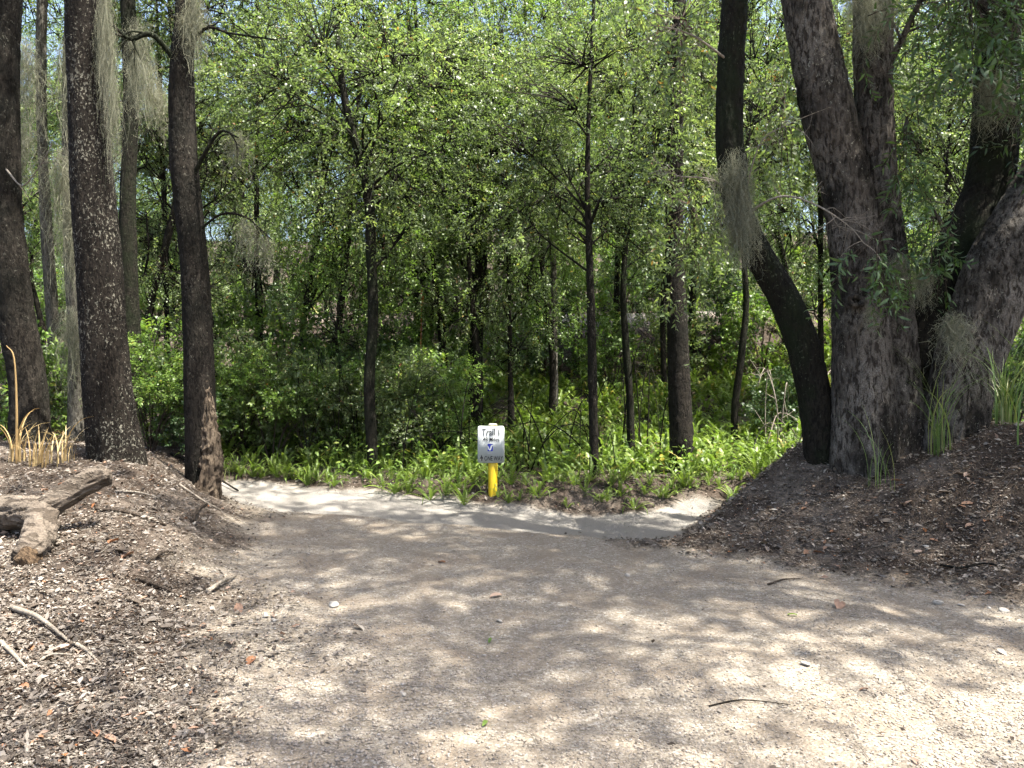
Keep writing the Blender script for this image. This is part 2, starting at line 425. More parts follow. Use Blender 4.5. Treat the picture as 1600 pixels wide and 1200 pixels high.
# ------------------------------------------------------------------ foliage generators
def leaves(acc, pos, dirn, nrm, L, W, v, fold=0.25):
    """add pointed folded leaves; 4 triangles each"""
    d = unit(dirn); s = unit(np.cross(d, nrm)); up = np.cross(s, d)
    L = np.broadcast_to(L, (len(pos),))[:, None]; W = np.broadcast_to(W, (len(pos),))[:, None]
    base = pos; tip = pos + d * L - up * L * 0.12
    l1 = pos + d * L * 0.33 - s * W * 0.46 + up * W * fold; r1 = pos + d * L * 0.33 + s * W * 0.46 + up * W * fold
    l2 = pos + d * L * 0.70 - s * W * 0.34 + up * W * (fold * 0.6) ; r2 = pos + d * L * 0.70 + s * W * 0.34 + up * W * (fold * 0.6)
    n = len(pos)
    V = np.stack([base, l1, r1, l2, r2, tip], 1).reshape(-1, 3)
    k = (np.arange(n) * 6)[:, None]
    tri = np.concatenate([k + [[0, 2, 1]], k + [[3, 4, 5]]]); quad = k + np.array([[1, 2, 4, 3]])
    acc.add(V, [tri, quad], v=np.repeat(v, 6))

def flat_leaves(acc, pos, dirn, nrm, L, W, v, fold=0.25):
    d = unit(dirn); s = unit(np.cross(d, nrm)); up = np.cross(s, d); L = L[:, None]; W = W[:, None]; n = len(pos)
    V = np.stack([pos, pos + d * L * 0.45 + s * W * 0.5 + up * W * fold, pos + d * L, pos + d * L * 0.5 - s * W * 0.5 + up * W * fold], 1).reshape(-1, 3)
    k = (np.arange(n) * 4)[:, None]
    acc.add(V, np.concatenate([k + [[0, 1, 2]], k + [[0, 2, 3]]]), v=np.repeat(v, 4))

def sprays(acc, twacc, C, outd, rng, nl=14, tl=(0.22, 0.45), L=(0.05, 0.085), ar=0.38, droop=0.25, vbase=None, upbias=0.75):
    """a twig with leaves at every centre C"""
    n = len(C)
    d = unit(unit(outd) * 0.8 + rng.normal(0, 0.55, (n, 3)) + np.array([0, 0, -droop]))
    ln = rng.uniform(*tl, n)
    s = unit(np.cross(d, rng.normal(0, 1, (n, 3)))); b = np.cross(s, d)
    t = np.linspace(0.05, 1.0, nl)
    tt = np.repeat(t[None, :], n, 0) + rng.normal(0, 0.03, (n, nl))
    pos = C[:, None, :] + d[:, None, :] * (ln[:, None] * tt)[:, :, None] + np.array([0, 0, -1.0]) * (0.18 * ln[:, None] * tt ** 2)[:, :, None]
    ang = np.arange(nl)[None, :] * 2.4 + rng.uniform(0, 6.28, (n, 1)) + rng.normal(0, 0.4, (n, nl))
    side = s[:, None, :] * np.cos(ang)[:, :, None] + b[:, None, :] * np.sin(ang)[:, :, None]
    ld = d[:, None, :] * rng.uniform(0.3, 0.9, (n, nl, 1)) + side * 0.9 + np.array([0, 0, -0.15])
    nr = np.array([0, 0, upbias]) + rng.normal(0, 0.45, (n, 1, 3)) + rng.normal(0, 0.26, (n, nl, 3))
    LL = rng.uniform(L[0], L[1], (n, nl)) * rng.uniform(0.75, 1.25, (n, 1))
    vb = (rng.normal(0.45, 0.13, n) if vbase is None else vbase)
    v = np.clip(vb[:, None] + rng.normal(0, 0.08, (n, nl)), 0, 0.94)
    v = np.where(rng.random((n, nl)) < 0.012, 1.0, v)
    leaves(acc, pos.reshape(-1, 3), ld.reshape(-1, 3), nr.reshape(-1, 3), LL.ravel(), LL.ravel() * ar, v.ravel())
    if twacc is not None:
        a = C - d * ln[:, None] * 0.25; e = C + d * ln[:, None] * 0.9 + np.array([0, 0, -1.0]) * (0.15 * ln)[:, None]
        sticks(twacc, a, e, 0.004, 0.0015)

def sticks(acc, A, B, ra, rb):
    """3-sided straight twigs from A to B"""
    n = len(A); d = unit(B - A); u = unit(np.cross(d, np.array([0.31, 0.2, 0.93]) + 0 * d)); w = np.cross(d, u)
    ra = np.broadcast_to(ra, (n,))[:, None]; rb = np.broadcast_to(rb, (n,))[:, None]
    V = []
    for P, r in ((A, ra), (B, rb)):
        for k in range(3):
            a = k * 2.0944
            V.append(P + (u * math.cos(a) + w * math.sin(a)) * r)
    V = np.stack(V, 1).reshape(-1, 3); k = (np.arange(n) * 6)[:, None]
    Fq = np.concatenate([k + [[0, 1, 4, 3]], k + [[1, 2, 5, 4]], k + [[2, 0, 3, 5]]])
    acc.add(V, Fq)

def ball(rng, n, bias=2.0):
    d = unit(rng.normal(0, 1, (n, 3))); return d * (rng.random(n) ** (1 / bias))[:, None]

def crown_points(rng, n, c, r, seed, thr=0.47, nf=0.75, bias=2.4, flat_bottom=None):
    P = np.zeros((0, 3))
    while len(P) < n:
        b = ball(rng, n * 2, bias) * np.asarray(r) + np.asarray(c)
        b = b[fbm(b * nf + seed * 17.3, seed, 2) > thr]
        P = np.vstack([P, b])
    return P[:n]

def limbs(acc, axis, arad, C, rng, nl=14, nb=220, r0=0.5, amp=0.0):
    """limbs grow from the trunk axis (points) to chosen spray centres; branchlets join sprays to the nearest limb"""
    ends = C[rng.choice(len(C), min(nl, len(C)), replace=False)]
    pts = []
    zs = axis[:, 2]
    for e in ends:
        h = np.clip(e[2] - rng.uniform(0.25, 0.8) * np.linalg.norm(e[:2] - axis[len(axis) // 2, :2]) - 0.2, zs.min() + 0.25 * (zs.max() - zs.min()), zs.max())
        k = int(np.argmin(np.abs(zs - h))); a = axis[k]
        m1 = a + (e - a) * 0.35 + np.array([0, 0, 0.12 * np.linalg.norm(e - a)]) + rng.normal(0, 0.12, 3)
        m2 = a + (e - a) * 0.7 + np.array([0, 0, 0.1 * np.linalg.norm(e - a)]) + rng.normal(0, 0.15, 3)
        ra = arad[k] * r0 * rng.uniform(0.6, 1.0)
        V, Fs = tube([a, m1, m2, e], [ra, ra * 0.65, ra * 0.4, 0.006], 6, 9)
        acc.add(V, Fs)
        pts.append(catmull([a, m1, m2, e], 12)[3:])
    pts = np.vstack(pts)
    sel = C[rng.choice(len(C), min(nb, len(C)), replace=False)]
    d2 = ((sel[:, None, :] - pts[None]) ** 2).sum(2); near = pts[d2.argmin(1)]
    mid = (sel + near) / 2 + rng.normal(0, 0.07, sel.shape) + np.array([0, 0, 0.04])
    sticks(acc, near, mid, 0.012, 0.008); sticks(acc, mid, sel, 0.008, 0.003)

def make_tree_meshes(name, rng, path, rad, cc, cr, nspray, nl, L, ar, leafmat, bark, seed, thr=0.47, nseg=10, nlimb=14, nb=220, amp=0.012, flare=0.35, bias=2.4, tl=(0.22, 0.45), nf=0.75, droop=0.25, vshift=0.0):
    tr = Acc(); cr_a = Acc()
    V, Fs = tube(path, rad, nseg, 6 * len(path), amp, 14, 0.3, seed, flare, 0.22); tr.add(V, Fs)
    C = crown_points(rng, nspray, cc, cr, seed, thr, nf, bias)
    vb = np.clip(0.42 + vshift + 0.9 * (fbm(C * 0.9 + 40, seed + 2, 2) - 0.5) + rng.normal(0, 0.06, len(C)), 0.05, 0.9)
    sprays(cr_a, tr, C, C - np.asarray(cc) * np.array([1, 1, 0.9]), rng, nl, tl, L, ar, droop, vb)
    ax = catmull(path, 40); arr = np.interp(np.linspace(0, 1, 40), np.linspace(0, 1, len(rad)), rad)
    limbs(tr, ax, arr, C, rng, nlimb, nb)
    return tr.mesh(name + '_trunk', bark), cr_a.mesh(name + '_crown', leafmat)

def place_tree(name, meshes, label, loc, rz=0, sc=1.0, group=None, cat='tree'):
    t = thing(name, label, cat, loc, rz, group, sc)
    obj('trunk', meshes[0], t)
    c = obj('crown', meshes[1], t); c['kind'] = 'stuff'
    return t

rng = np.random.default_rng(11)
# understory oaks: foliage from about 1.7 m up to 8 m
UNDER = []
for k in range(4):
    lean = rng.normal(0, 0.25, 2)
    path = [(0, 0, -0.3), (0.05, 0, 1.2), (lean[0] * .5, lean[1] * .5, 3.2), (lean[0], lean[1], 5.6), (lean[0] * 1.6, lean[1] * 1.2, 8.0)]
    UNDER.append(make_tree_meshes('understory_oak', rng, path, [0.062, 0.052, 0.043, 0.030, 0.012], (lean[0], lean[1], 4.9), (1.75, 1.6, 3.7), 1150, 18, [(0.036, 0.066), (0.03, 0.055), (0.05, 0.09), (0.04, 0.07)][k], [0.42, 0.5, 0.28, 0.45][k], M[('leaf', 'leaf', 'leaf', 'leaf_bright')[k]], M['bark_brown'], 20 + k, thr=0.53, bias=2.4, nf=1.15, nlimb=18, nb=320))
# tall woodland trees for the background, their sunlit look painted by brighter leaf colour
TALL = []
for k in range(3):
    lean = rng.normal(0, 0.5, 2)
    path = [(0, 0, -0.4), (0.08, 0.05, 2.5), (lean[0] * .4, lean[1] * .4, 6), (lean[0], lean[1], 10), (lean[0] * 1.5, lean[1] * 1.3, 15)]
    TALL.append(make_tree_meshes('tall_oak', rng, path, [0.20, 0.16, 0.13, 0.09, 0.02], (lean[0], lean[1], 8.6), (3.0, 2.9, 6.6), 1700, 15, (0.06, 0.11), 0.42, M['leaf_bright'], M['bark_brown'], 40 + k, thr=0.50, bias=2.4, nlimb=22, nb=300, tl=(0.35, 0.7), nf=0.5, vshift=0.08))
# high canopy crowns: origin is where the bole starts to branch
CANOPY = []
for k in range(5):
    path = [(0, 0, -0.5), (0.1, 0.1, 1.2), (0.2, -0.1, 3.0), (0.1, 0.2, 5.0)]
    CANOPY.append(make_tree_meshes('oak_canopy', rng, path, [0.10, 0.09, 0.06, 0.02], (0, 0, 2.7), (3.6, 3.4, 2.3), 1300 if k < 3 else 1250, 9, (0.07, 0.12), 0.42, M['leaf'], M['bark_brown'], 60 + k, thr=0.55 if k < 3 else 0.57, bias=2.3, nlimb=22, nb=420, flare=0, tl=(0.25, 0.55), nf=0.95))
# shrubs
SHRUB = []
for k in range(6):
    acc = Acc(); tw = Acc()
    C = crown_points(rng, 230, (0, 0, 0.62), (0.62, 0.6, 0.6), 80 + k, 0.42, 1.6, 2.4) if k < 4 else crown_points(rng, 560, (0, 0, 1.0), (0.9, 0.6, 1.0), 80 + k, 0.46, 1.4, 2.2)
    sprays(acc, tw, C, C - np.array([0, 0, 0.1]), rng, 11, (0.12, 0.26), (0.04, 0.075), 0.5, 0.05)
    for a in range(7):
        e = C[rng.integers(len(C))]; V, Fs = tube([(0, 0, -0.12), e * [0.4, 0.4, 0.6], e], [0.014, 0.009, 0.003], 5, 7); tw.add(V, Fs)
    SHRUB.append((tw.mesh('shrub_stems', M['twig']), acc.mesh('shrub_foliage', M[('leaf_bright', 'leaf', 'leaf_bright', 'leaf_dark', 'leaf', 'leaf_bright')[k]])))

# ------------------------------------------------------------------ hero trunks
def hero_trunk(px, Yb, bark, nseg=44, dens=26, amp=0.016, freq=16, seed=0, flare=0.25, flare_h=0.22, dY=None, sink=0.35, ext=None):
    """px: list of (x, y, radius) in photograph pixels, from the base up, at depth Yb (plus dY per point)"""
    P = []; r = []
    for k, (x, y, rr) in enumerate(px):
        Yk = Yb + (dY[k] if dY else 0); P.append(ray(x, y, Yk)); r.append(rr / F * Yk)
    if ext is not None: P.append(P[-1] + np.array(ext)); r[-1] *= 0.75; r.append(r[-1] * 0.55)
    P = np.array(P); r = np.array(r)
    b = P[0].copy(); down = P[0] - (P[1] - P[0]) / np.linalg.norm(P[1] - P[0]) * sink
    P = np.vstack([down, P]); r = np.concatenate([[r[0]], r])
    Lt = np.linalg.norm(np.diff(P, axis=0), axis=1).sum()
    V, Fs = tube(P, r, nseg, int(Lt * dens), amp, freq, 0.28, seed, flare, flare_h + sink * 0.5)
    return P, r, V - b, Fs, b

def hero(name, label, px, Yb, bark, crowns=(), group=None, ext=None, **kw):
    P, r, V, Fs, b = hero_trunk(px, Yb, bark, ext=ext, **kw)
    t = thing(name, label, 'tree', b, 0, group)
    a = Acc(); a.add(V, Fs); obj('trunk', a.mesh('trunk', bark, True), t)
    for (k, off, rz, s) in crowns:
        top = P[-1] - b + np.array(off)
        br = obj('bough', CANOPY[k][0], t, top, rz, s)
        cr = obj('crown', CANOPY[k][1], t, top, rz, s); cr['kind'] = 'stuff'
    return t, P, b

G = {}
p = ghit(45, 692); 
T1, P1, b1 = hero('oak_tree', 'rough dark trunk with a pale bark strip, standing behind a tuft of straw-coloured grass', [(48, 690, 27), (44, 600, 25), (26, 500, 25), (14, 400, 24), (8, 300, 22), (6, 150, 20), (14, 0, 18), (30, -250, 16), (40, -420, 14)], 8.2, M['bark_brown'], [(0, (0, 0, -0.3), 0.4, 0.9)], ext=(-1.5, -1.5, 1.0), seed=1, amp=0.010, freq=30, nseg=64, dens=38)
T2, P2, b2 = hero('oak_tree', 'thick dark trunk flecked with pale lichen, moss hanging down one side', [(182, 700, 37), (170, 620, 34), (162, 520, 33), (154, 400, 32), (144, 280, 30), (137, 150, 28), (132, 0, 27), (128, -250, 24), (130, -420, 20)], 7.0, M['bark_dark'], [(1, (0, 0, -0.2), 1.2, 0.8)], ext=(-1.0, -1.5, 1.0), seed=2, amp=0.008, freq=36, nseg=88, dens=42, flare=0.22)
T3, P3, b3 = hero('oak_tree', 'slimmer brown trunk with a broken rotten pale flank at its foot beside the trail', [(314, 752, 22), (313, 640, 23), (310, 540, 22), (304, 420, 21), (292, 300, 20), (286, 230, 20), (284, 120, 17), (290, 0, 14), (300, -260, 12), (310, -420, 10)], 7.7, M['bark_brown'], [(3, (0, 0, -0.2), 2.2, 0.6)], ext=(-0.6, -1.0, 1.0), seed=3, amp=0.007, freq=34, nseg=64, dens=38, flare=0.1)
T8, P8, b8 = hero('oak_tree', 'straight dark brown trunk rising out of the ferns, widest of those behind the trail', [(1066, 716, 19), (1062, 620, 17), (1058, 500, 16), (1054, 380, 14), (1055, 250, 12), (1060, 60, 10), (1066, -200, 7)], 10.4, M['bark_brown'], seed=8, amp=0.008, freq=22, nseg=28, flare=0.2)
T9, P9, b9 = hero('oak_tree', 'dark mossy trunk bowing away from the big clump and then rising straight', [(1288, 728, 27), (1276, 640, 26), (1254, 540, 25), (1222, 460, 23), (1183, 395, 21), (1154, 330, 20), (1141, 240, 20), (1141, 110, 20), (1149, 0, 19), (1160, -260, 16), (1160, -400, 12)], 7.2, M['bark_black'], [(0, (0, 0, -0.2), 3.0, 0.75)], ext=(-0.6, -2.0, 1.2), seed=9, amp=0.010, freq=28, nseg=64, dens=38, flare=0.15)
# the big oak: two stems from one base
p10 = dict(seed=10, amp=0.017, freq=25, nseg=110, dens=40, flare=0.2)
T10, P10, b10 = hero('oak_tree', 'massive grey-barked oak of joined stems at the top of the leaf-littered bank', [(1352, 702, 48), (1348, 600, 43), (1344, 500, 40), (1337, 400, 38), (1323, 300, 37), (1293, 180, 37), (1258, 0, 35), (1222, -200, 31), (1195, -380, 26)], 7.0, M['bark_oak'], [(4, (0, 0, -0.2), 0.2, 0.9)], ext=(1.6, -2.6, 1.0), **p10)
P, r, V, Fs, bb = hero_trunk([(1400, 705, 46), (1394, 600, 38), (1390, 500, 34), (1384, 400, 31), (1373, 290, 28), (1364, 150, 28), (1366, 0, 28), (1380, -250, 24), (1400, -420, 18)], 7.1, None, ext=(0.6, -2.8, 0.8), seed=11, amp=0.016, freq=25, nseg=90, dens=40, flare=0.2)
a = Acc(); a.add(V + bb - b10, Fs); st = obj('second_stem', a.mesh('second_stem', M['bark_oak'], True), T10)
top = P[-1] - b10; obj('bough', CANOPY[4][0], T10, top, 1.0, 0.85); c_ = obj('crown', CANOPY[4][1], T10, top, 1.0, 0.85); c_['kind'] = 'stuff'
P, r, V, Fs, bb = hero_trunk([(1424, 700, 46), (1434, 600, 40), (1452, 510, 37), (1482, 430, 34), (1518, 355, 33), (1546, 285, 32), (1557, 180, 31), (1560, 0, 30), (1572, -250, 26), (1590, -420, 20)], 7.3, None, ext=(2.0, -1.8, 0.6), seed=12, amp=0.013, freq=26, nseg=80, dens=38, flare=0.25)
a = Acc(); a.add(V + bb - b10, Fs); st = obj('third_stem', a.mesh('third_stem', M['bark_black'], True), T10); st['label'] = 'blackish curving stem overgrown with moss'
top = P[-1] - b10; obj('bough', CANOPY[3][0], T10, top, 4.0, 0.7); c_ = obj('crown', CANOPY[3][1], T10, top, 4.0, 0.7); c_['kind'] = 'stuff'
T12, P12, b12 = hero('oak_tree', 'stout pale grey trunk leaning outwards over the tuft of long green grass', [(1482, 705, 46), (1502, 600, 45), (1534, 500, 47), (1578, 400, 51), (1640, 300, 52), (1730, 150, 48), (1830, 0, 42), (1960, -200, 34)], 6.9, M['bark_oak'], [(3, (0.3, 0, -0.2), 5.0, 0.95)], ext=(1.0, -2.4, 1.8), seed=13, amp=0.018, freq=24, nseg=110, dens=40, flare=0.15)
# knot of a lost limb on the big oak
def ring(c, R0, r0, n, m, nrm):
    nrm = unit(np.array(nrm, float)); u = unit(np.cross(nrm, [0, 0, 1.0])); w = np.cross(u, nrm)
    th = np.linspace(0, 2 * math.pi, n, endpoint=False); ph = np.linspace(0, 2 * math.pi, m, endpoint=False)
    T, Pm = np.meshgrid(th, ph, indexing='ij'); rr = R0 * (1 + 0.18 * np.sin(2 * T + 1) + 0.1 * np.sin(5 * T)) + r0 * np.cos(Pm)
    V = np.asarray(c) + u * (rr * np.cos(T))[..., None] + w * (rr * np.sin(T) * 0.9)[..., None] + nrm * (r0 * np.sin(Pm))[..., None]
    i = np.arange(n)[:, None]; j = np.arange(m)[None, :]
    Fq = np.stack([i * m + j, ((i + 1) % n) * m + j, ((i + 1) % n) * m + (j + 1) % m, i * m + (j + 1) % m], -1).reshape(-1, 4)
    return V.reshape(-1, 3), Fq
V, Fq = ring(ray(1337, 470, 6.76) - b10, 0.055, 0.03, 20, 8, (0.0, -1, 0.1)); a = Acc(); a.add(V, Fq)
obj('knot', a.mesh('knot', M['bark_oak'], True), T10)
# rotten flank on the third tree
P, r, V, Fs, bb = hero_trunk([(326, 757, 18), (329, 715, 17), (327, 675, 16), (323, 635, 14), (318, 596, 11)], 7.64, None, seed=17, amp=0.034, freq=30, nseg=64, dens=80, flare=0.1, sink=0.15)
a = Acc(); a.add(V + bb - b3, Fs); o = obj('rotten_flank', a.mesh('rotten_flank', M['rot'], True), T3); o['label'] = 'pale crumbling rotten wood on the trunk foot'

# bare and live side branches of the hero trees
def branch_part(parent, base, name, pts, r0, mat, twigs=8, seed=0, tl=0.35, label=None):
    rg = np.random.default_rng(seed); a = Acc()
    pts = np.array(pts, float) - base
    n = len(pts); V, Fs = tube(pts, np.linspace(r0, r0 * 0.3, n), 7, 5 * n, r0 * 0.12, 40, 0.3, seed); a.add(V, Fs)
    C = catmull(pts, 30)
    for k in range(twigs):
        i = rg.integers(6, 30); d = unit(C[min(i, 29)] - C[max(i - 4, 0)]) * 0.6 + rg.normal(0, 0.6, 3); d = unit(d) * tl * rg.uniform(0.4, 1.1)
        m = C[i] + d * 0.5 + rg.normal(0, 0.03, 3); e = C[i] + d + np.array([0, 0, -0.05])
        V, Fs = tube([C[i], m, e], [r0 * 0.35, r0 * 0.25, r0 * 0.1], 4, 5); a.add(V, Fs)
        for q_ in range(2):
            e2 = m + unit(rg.normal(0, 1, 3) + unit(d)) * tl * rg.uniform(0.2, 0.5); sticks(a, m[None], e2[None], r0 * 0.18, r0 * 0.08)
    o = obj(name, a.mesh(name, mat, True), parent)
    if label: o['label'] = label
    return o
branch_part(T3, b3, 'branch', [ray(284, 110, 7.7), ray(240, 55, 7.5), ray(200, 60, 7.4), ray(160, 20, 7.2)], 0.035, M['bark_black'], 7, 1)
branch_part(T3, b3, 'branch', [ray(286, 95, 7.7), ray(320, 45, 7.6), ray(360, 52, 7.5), ray(430, 62, 7.3)], 0.022, M['bark_black'], 9, 2)
branch_part(T3, b3, 'branch', [ray(295, 290, 7.7), ray(320, 240, 7.6), ray(345, 205, 7.5), ray(372, 215, 7.4)], 0.028, M['bark_black'], 8, 3)
branch_part(T3, b3, 'branch', [ray(306, 365, 7.7), ray(345, 335, 7.6), ray(385, 340, 7.6), ray(425, 375, 7.5)], 0.016, M['bark_black'], 8, 13)
branch_part(T9, b9, 'dead_branch', [ray(1150, 345, 7.1), ray(1215, 308, 6.8), ray(1270, 318, 6.6), ray(1325, 352, 6.4), ray(1350, 380, 6.3)], 0.012, M['dead_twig'], 16, 4, 0.3, 'bare bleached branch')
branch_part(T9, b9, 'dead_branch', [ray(1140, 300, 7.2), ray(1110, 280, 7.0), ray(1060, 275, 6.9), ray(1040, 262, 6.8)], 0.010, M['dead_twig'], 14, 5, 0.3, 'bare bleached branch')
branch_part(T9, b9, 'dead_branch', [ray(1160, 330, 7.2), ray(1175, 260, 7.0), ray(1195, 215, 6.9), ray(1240, 190, 6.8)], 0.010, M['dead_twig'], 14, 6, 0.3, 'bare bleached branch')
branch_part(T9, b9, 'dead_branch', [ray(1145, 100, 7.2), ray(1090, 60, 6.9), ray(1055, 46, 6.8), ray(1020, 40, 6.7)], 0.012, M['dead_twig'], 12, 7, 0.3, 'bare bleached branch')
branch_part(T10, b10, 'branch', [ray(1380, 120, 7.1), ray(1410, 60, 6.9), ray(1440, 0, 6.7), ray(1490, -60, 6.5)], 0.04, M['bark_oak'], 9, 8)
branch_part(T1, b1, 'dead_branch', [ray(10, 265, 8.0), ray(35, 290, 7.6), ray(60, 262, 7.4), ray(82, 225, 7.3)], 0.010, M['dead_twig'], 10, 9, 0.3, 'bare bleached branch')

# low drooping foliage of the big oak, its shade painted as darker leaf colour
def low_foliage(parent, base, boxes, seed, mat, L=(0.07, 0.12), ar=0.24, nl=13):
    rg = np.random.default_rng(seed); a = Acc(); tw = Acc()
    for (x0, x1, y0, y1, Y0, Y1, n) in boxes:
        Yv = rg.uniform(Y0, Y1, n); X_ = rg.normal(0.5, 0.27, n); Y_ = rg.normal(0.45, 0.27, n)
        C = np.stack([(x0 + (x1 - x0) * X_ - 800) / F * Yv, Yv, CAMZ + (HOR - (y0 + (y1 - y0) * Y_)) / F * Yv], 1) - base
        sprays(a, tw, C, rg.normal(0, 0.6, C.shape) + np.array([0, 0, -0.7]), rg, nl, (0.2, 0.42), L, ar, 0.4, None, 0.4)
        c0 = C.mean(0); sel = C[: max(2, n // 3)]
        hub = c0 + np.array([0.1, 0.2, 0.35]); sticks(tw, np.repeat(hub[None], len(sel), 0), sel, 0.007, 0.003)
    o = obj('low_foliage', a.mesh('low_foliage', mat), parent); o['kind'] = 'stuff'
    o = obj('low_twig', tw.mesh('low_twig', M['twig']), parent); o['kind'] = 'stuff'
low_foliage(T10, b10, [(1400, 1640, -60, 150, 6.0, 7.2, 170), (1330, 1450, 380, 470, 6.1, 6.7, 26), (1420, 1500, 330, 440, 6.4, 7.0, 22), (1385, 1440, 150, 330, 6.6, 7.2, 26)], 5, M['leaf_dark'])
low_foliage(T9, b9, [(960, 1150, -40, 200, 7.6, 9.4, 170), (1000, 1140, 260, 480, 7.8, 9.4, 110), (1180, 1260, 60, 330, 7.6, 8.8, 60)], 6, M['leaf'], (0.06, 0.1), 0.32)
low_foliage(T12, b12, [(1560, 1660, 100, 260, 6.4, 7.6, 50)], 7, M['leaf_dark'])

# ------------------------------------------------------------------ slender trees of the understory with trunks of their own
def slender(label, px, Yb, bark, cc_px, cr, nspray, seed, name='understory_tree', leafmat=None, group=None, amp=0.006):
    rg = np.random.default_rng(seed)
    P = np.array([ray(x, y, Yb) for x, y, r in px]); rad = np.array([r / F * Yb for x, y, r in px])
    g = hz(P[0, 0], Yb); b = np.array([P[0, 0], Yb, g])
    P = np.vstack([[P[0, 0], Yb, g - 0.3], P]) - b; rad = np.concatenate([[rad[0]], rad])
    cc = ray(cc_px[0], cc_px[1], Yb + cc_px[2]) - b
    ms = make_tree_meshes(name, rg, P, rad, cc, cr, int(nspray * 0.85), 18, (0.036, 0.066), 0.42, leafmat or M['leaf'], bark, seed, thr=0.50, nf=1.1, amp=amp, nlimb=16, nb=260, nseg=12)
    return place_tree(name, ms, label, b, 0, 1.0, group)
slender('slender dark tree beside the fern tufts, side twigs low on its trunk', [(582, 715, 9), (577, 600, 8.5), (583, 500, 8), (580, 400, 7.5), (574, 300, 6.5), (540, 160, 5), (525, 40, 4)], 10.2, M['bark_black'], (560, 170, 0), (1.9, 1.5, 2.1), 1500, 101)
slender('very thin brown tree between the trail sign and the straight dark trunk', [(928, 715, 7.5), (926, 600, 7), (924, 500, 6), (921, 400, 5), (918, 250, 4), (925, 60, 3), (935, -120, 1.5)], 10.0, M['bark_brown'], (895, 235, 0.3), (1.7, 1.4, 1.9), 1250, 102)
slender('dark double-stemmed tree standing among sunlit ferns on the far slope', [(742, 620, 13), (743, 540, 12), (748, 470, 11), (752, 380, 9), (745, 200, 7)], 14.0, M['bark_black'], (740, 180, 0), (2.0, 1.7, 2.8), 1500, 103)
slender('slim dark stem leaning among sunlit ferns near the bowed trunk', [(1148, 640, 5), (1158, 560, 5), (1166, 470, 4.5), (1160, 350, 4), (1170, 200, 3)], 12.5, M['bark_black'], (1190, 110, 0.5), (1.5, 1.4, 2.1), 800, 104)
slender('thin crooked dark sapling with forked twigs behind the shaded ferns', [(986, 690, 5.5), (984, 620, 5), (978, 540, 5), (974, 440, 4.5), (985, 300, 4), (990, 150, 3)], 11.4, M['bark_black'], (1000, 190, 0.3), (1.5, 1.3, 2.1), 950, 105)
slender('thin grey sapling in the shade beneath the far sandy bank', [(866, 600, 6), (865, 540, 5.5), (866, 460, 5), (862, 350, 4), (855, 200, 3)], 15.0, M['bark_grey'], (850, 180, 0), (1.7, 1.5, 3.0), 1000, 106)

# trunks of the wood on the left, behind the thick lichened tree
def wood_trunk(label, px, Yb, bark, seed, canopy, name='woodland_tree', group=None):
    P = np.array([ray(x, y, Yb) for x, y, r in px]); rad = np.array([r / F * Yb for x, y, r in px])
    g = hz(P[0, 0], Yb); b = np.array([P[0, 0], Yb, g]); P = np.vstack([[P[0, 0], Yb, g - 0.3], P]) - b; rad = np.concatenate([[rad[0]], rad])
    t = thing(name, label, 'tree', b, 0, group); a = Acc(); V, Fs = tube(P, rad, 18, 40, 0.01, 18, 0.3, seed, 0.3, 0.3); a.add(V, Fs)
    obj('trunk', a.mesh('trunk', bark, True), t)
    k, s, rz = canopy
    obj('bough', CANOPY[k][0], t, P[-1], rz, s); c = obj('crown', CANOPY[k][1], t, P[-1], rz, s); c['kind'] = 'stuff'
    return t, b
WT1, wb1 = wood_trunk('dark bare trunk seen between the lichened tree and the rotten-footed one', [(205, 560, 14), (202, 450, 13), (200, 300, 12), (205, 150, 11), (200, 0, 10), (198, -150, 9)], 11.0, M['bark_black'], 31, (3, 0.6, 1.0))
WT2, wb2 = wood_trunk('pale grey mossy trunk close behind the lichened tree', [(120, 660, 13), (118, 520, 12), (112, 380, 11), (108, 200, 10), (112, 0, 9), (118, -150, 8)], 10.5, M['bark_grey'], 32, (4, 0.6, 2.0))
WT3, wb3 = wood_trunk('slim grey mossy trunk between two thick dark trunks', [(88, 650, 9), (82, 500, 8.5), (72, 350, 8), (64, 150, 7), (66, 0, 7), (70, -150, 6)], 12.0, M['bark_grey'], 33, (3, 0.6, 3.0))
WT4, wb4 = wood_trunk('leaning forked stem in front of a sunny clearing behind the rotten-footed tree', [(222, 560, 6), (235, 480, 6), (244, 440, 5), (262, 370, 5), (280, 280, 4), (285, 100, 4)], 12.5, M['bark_brown'], 34, (1, 0.6, 4.0))
branch_part(WT4, wb4, 'branch', [ray(236, 480, 12.5), ray(226, 440, 12.5), ray(232, 390, 12.4), ray(228, 330, 12.4)], 0.03, M['bark_brown'], 6, 41)

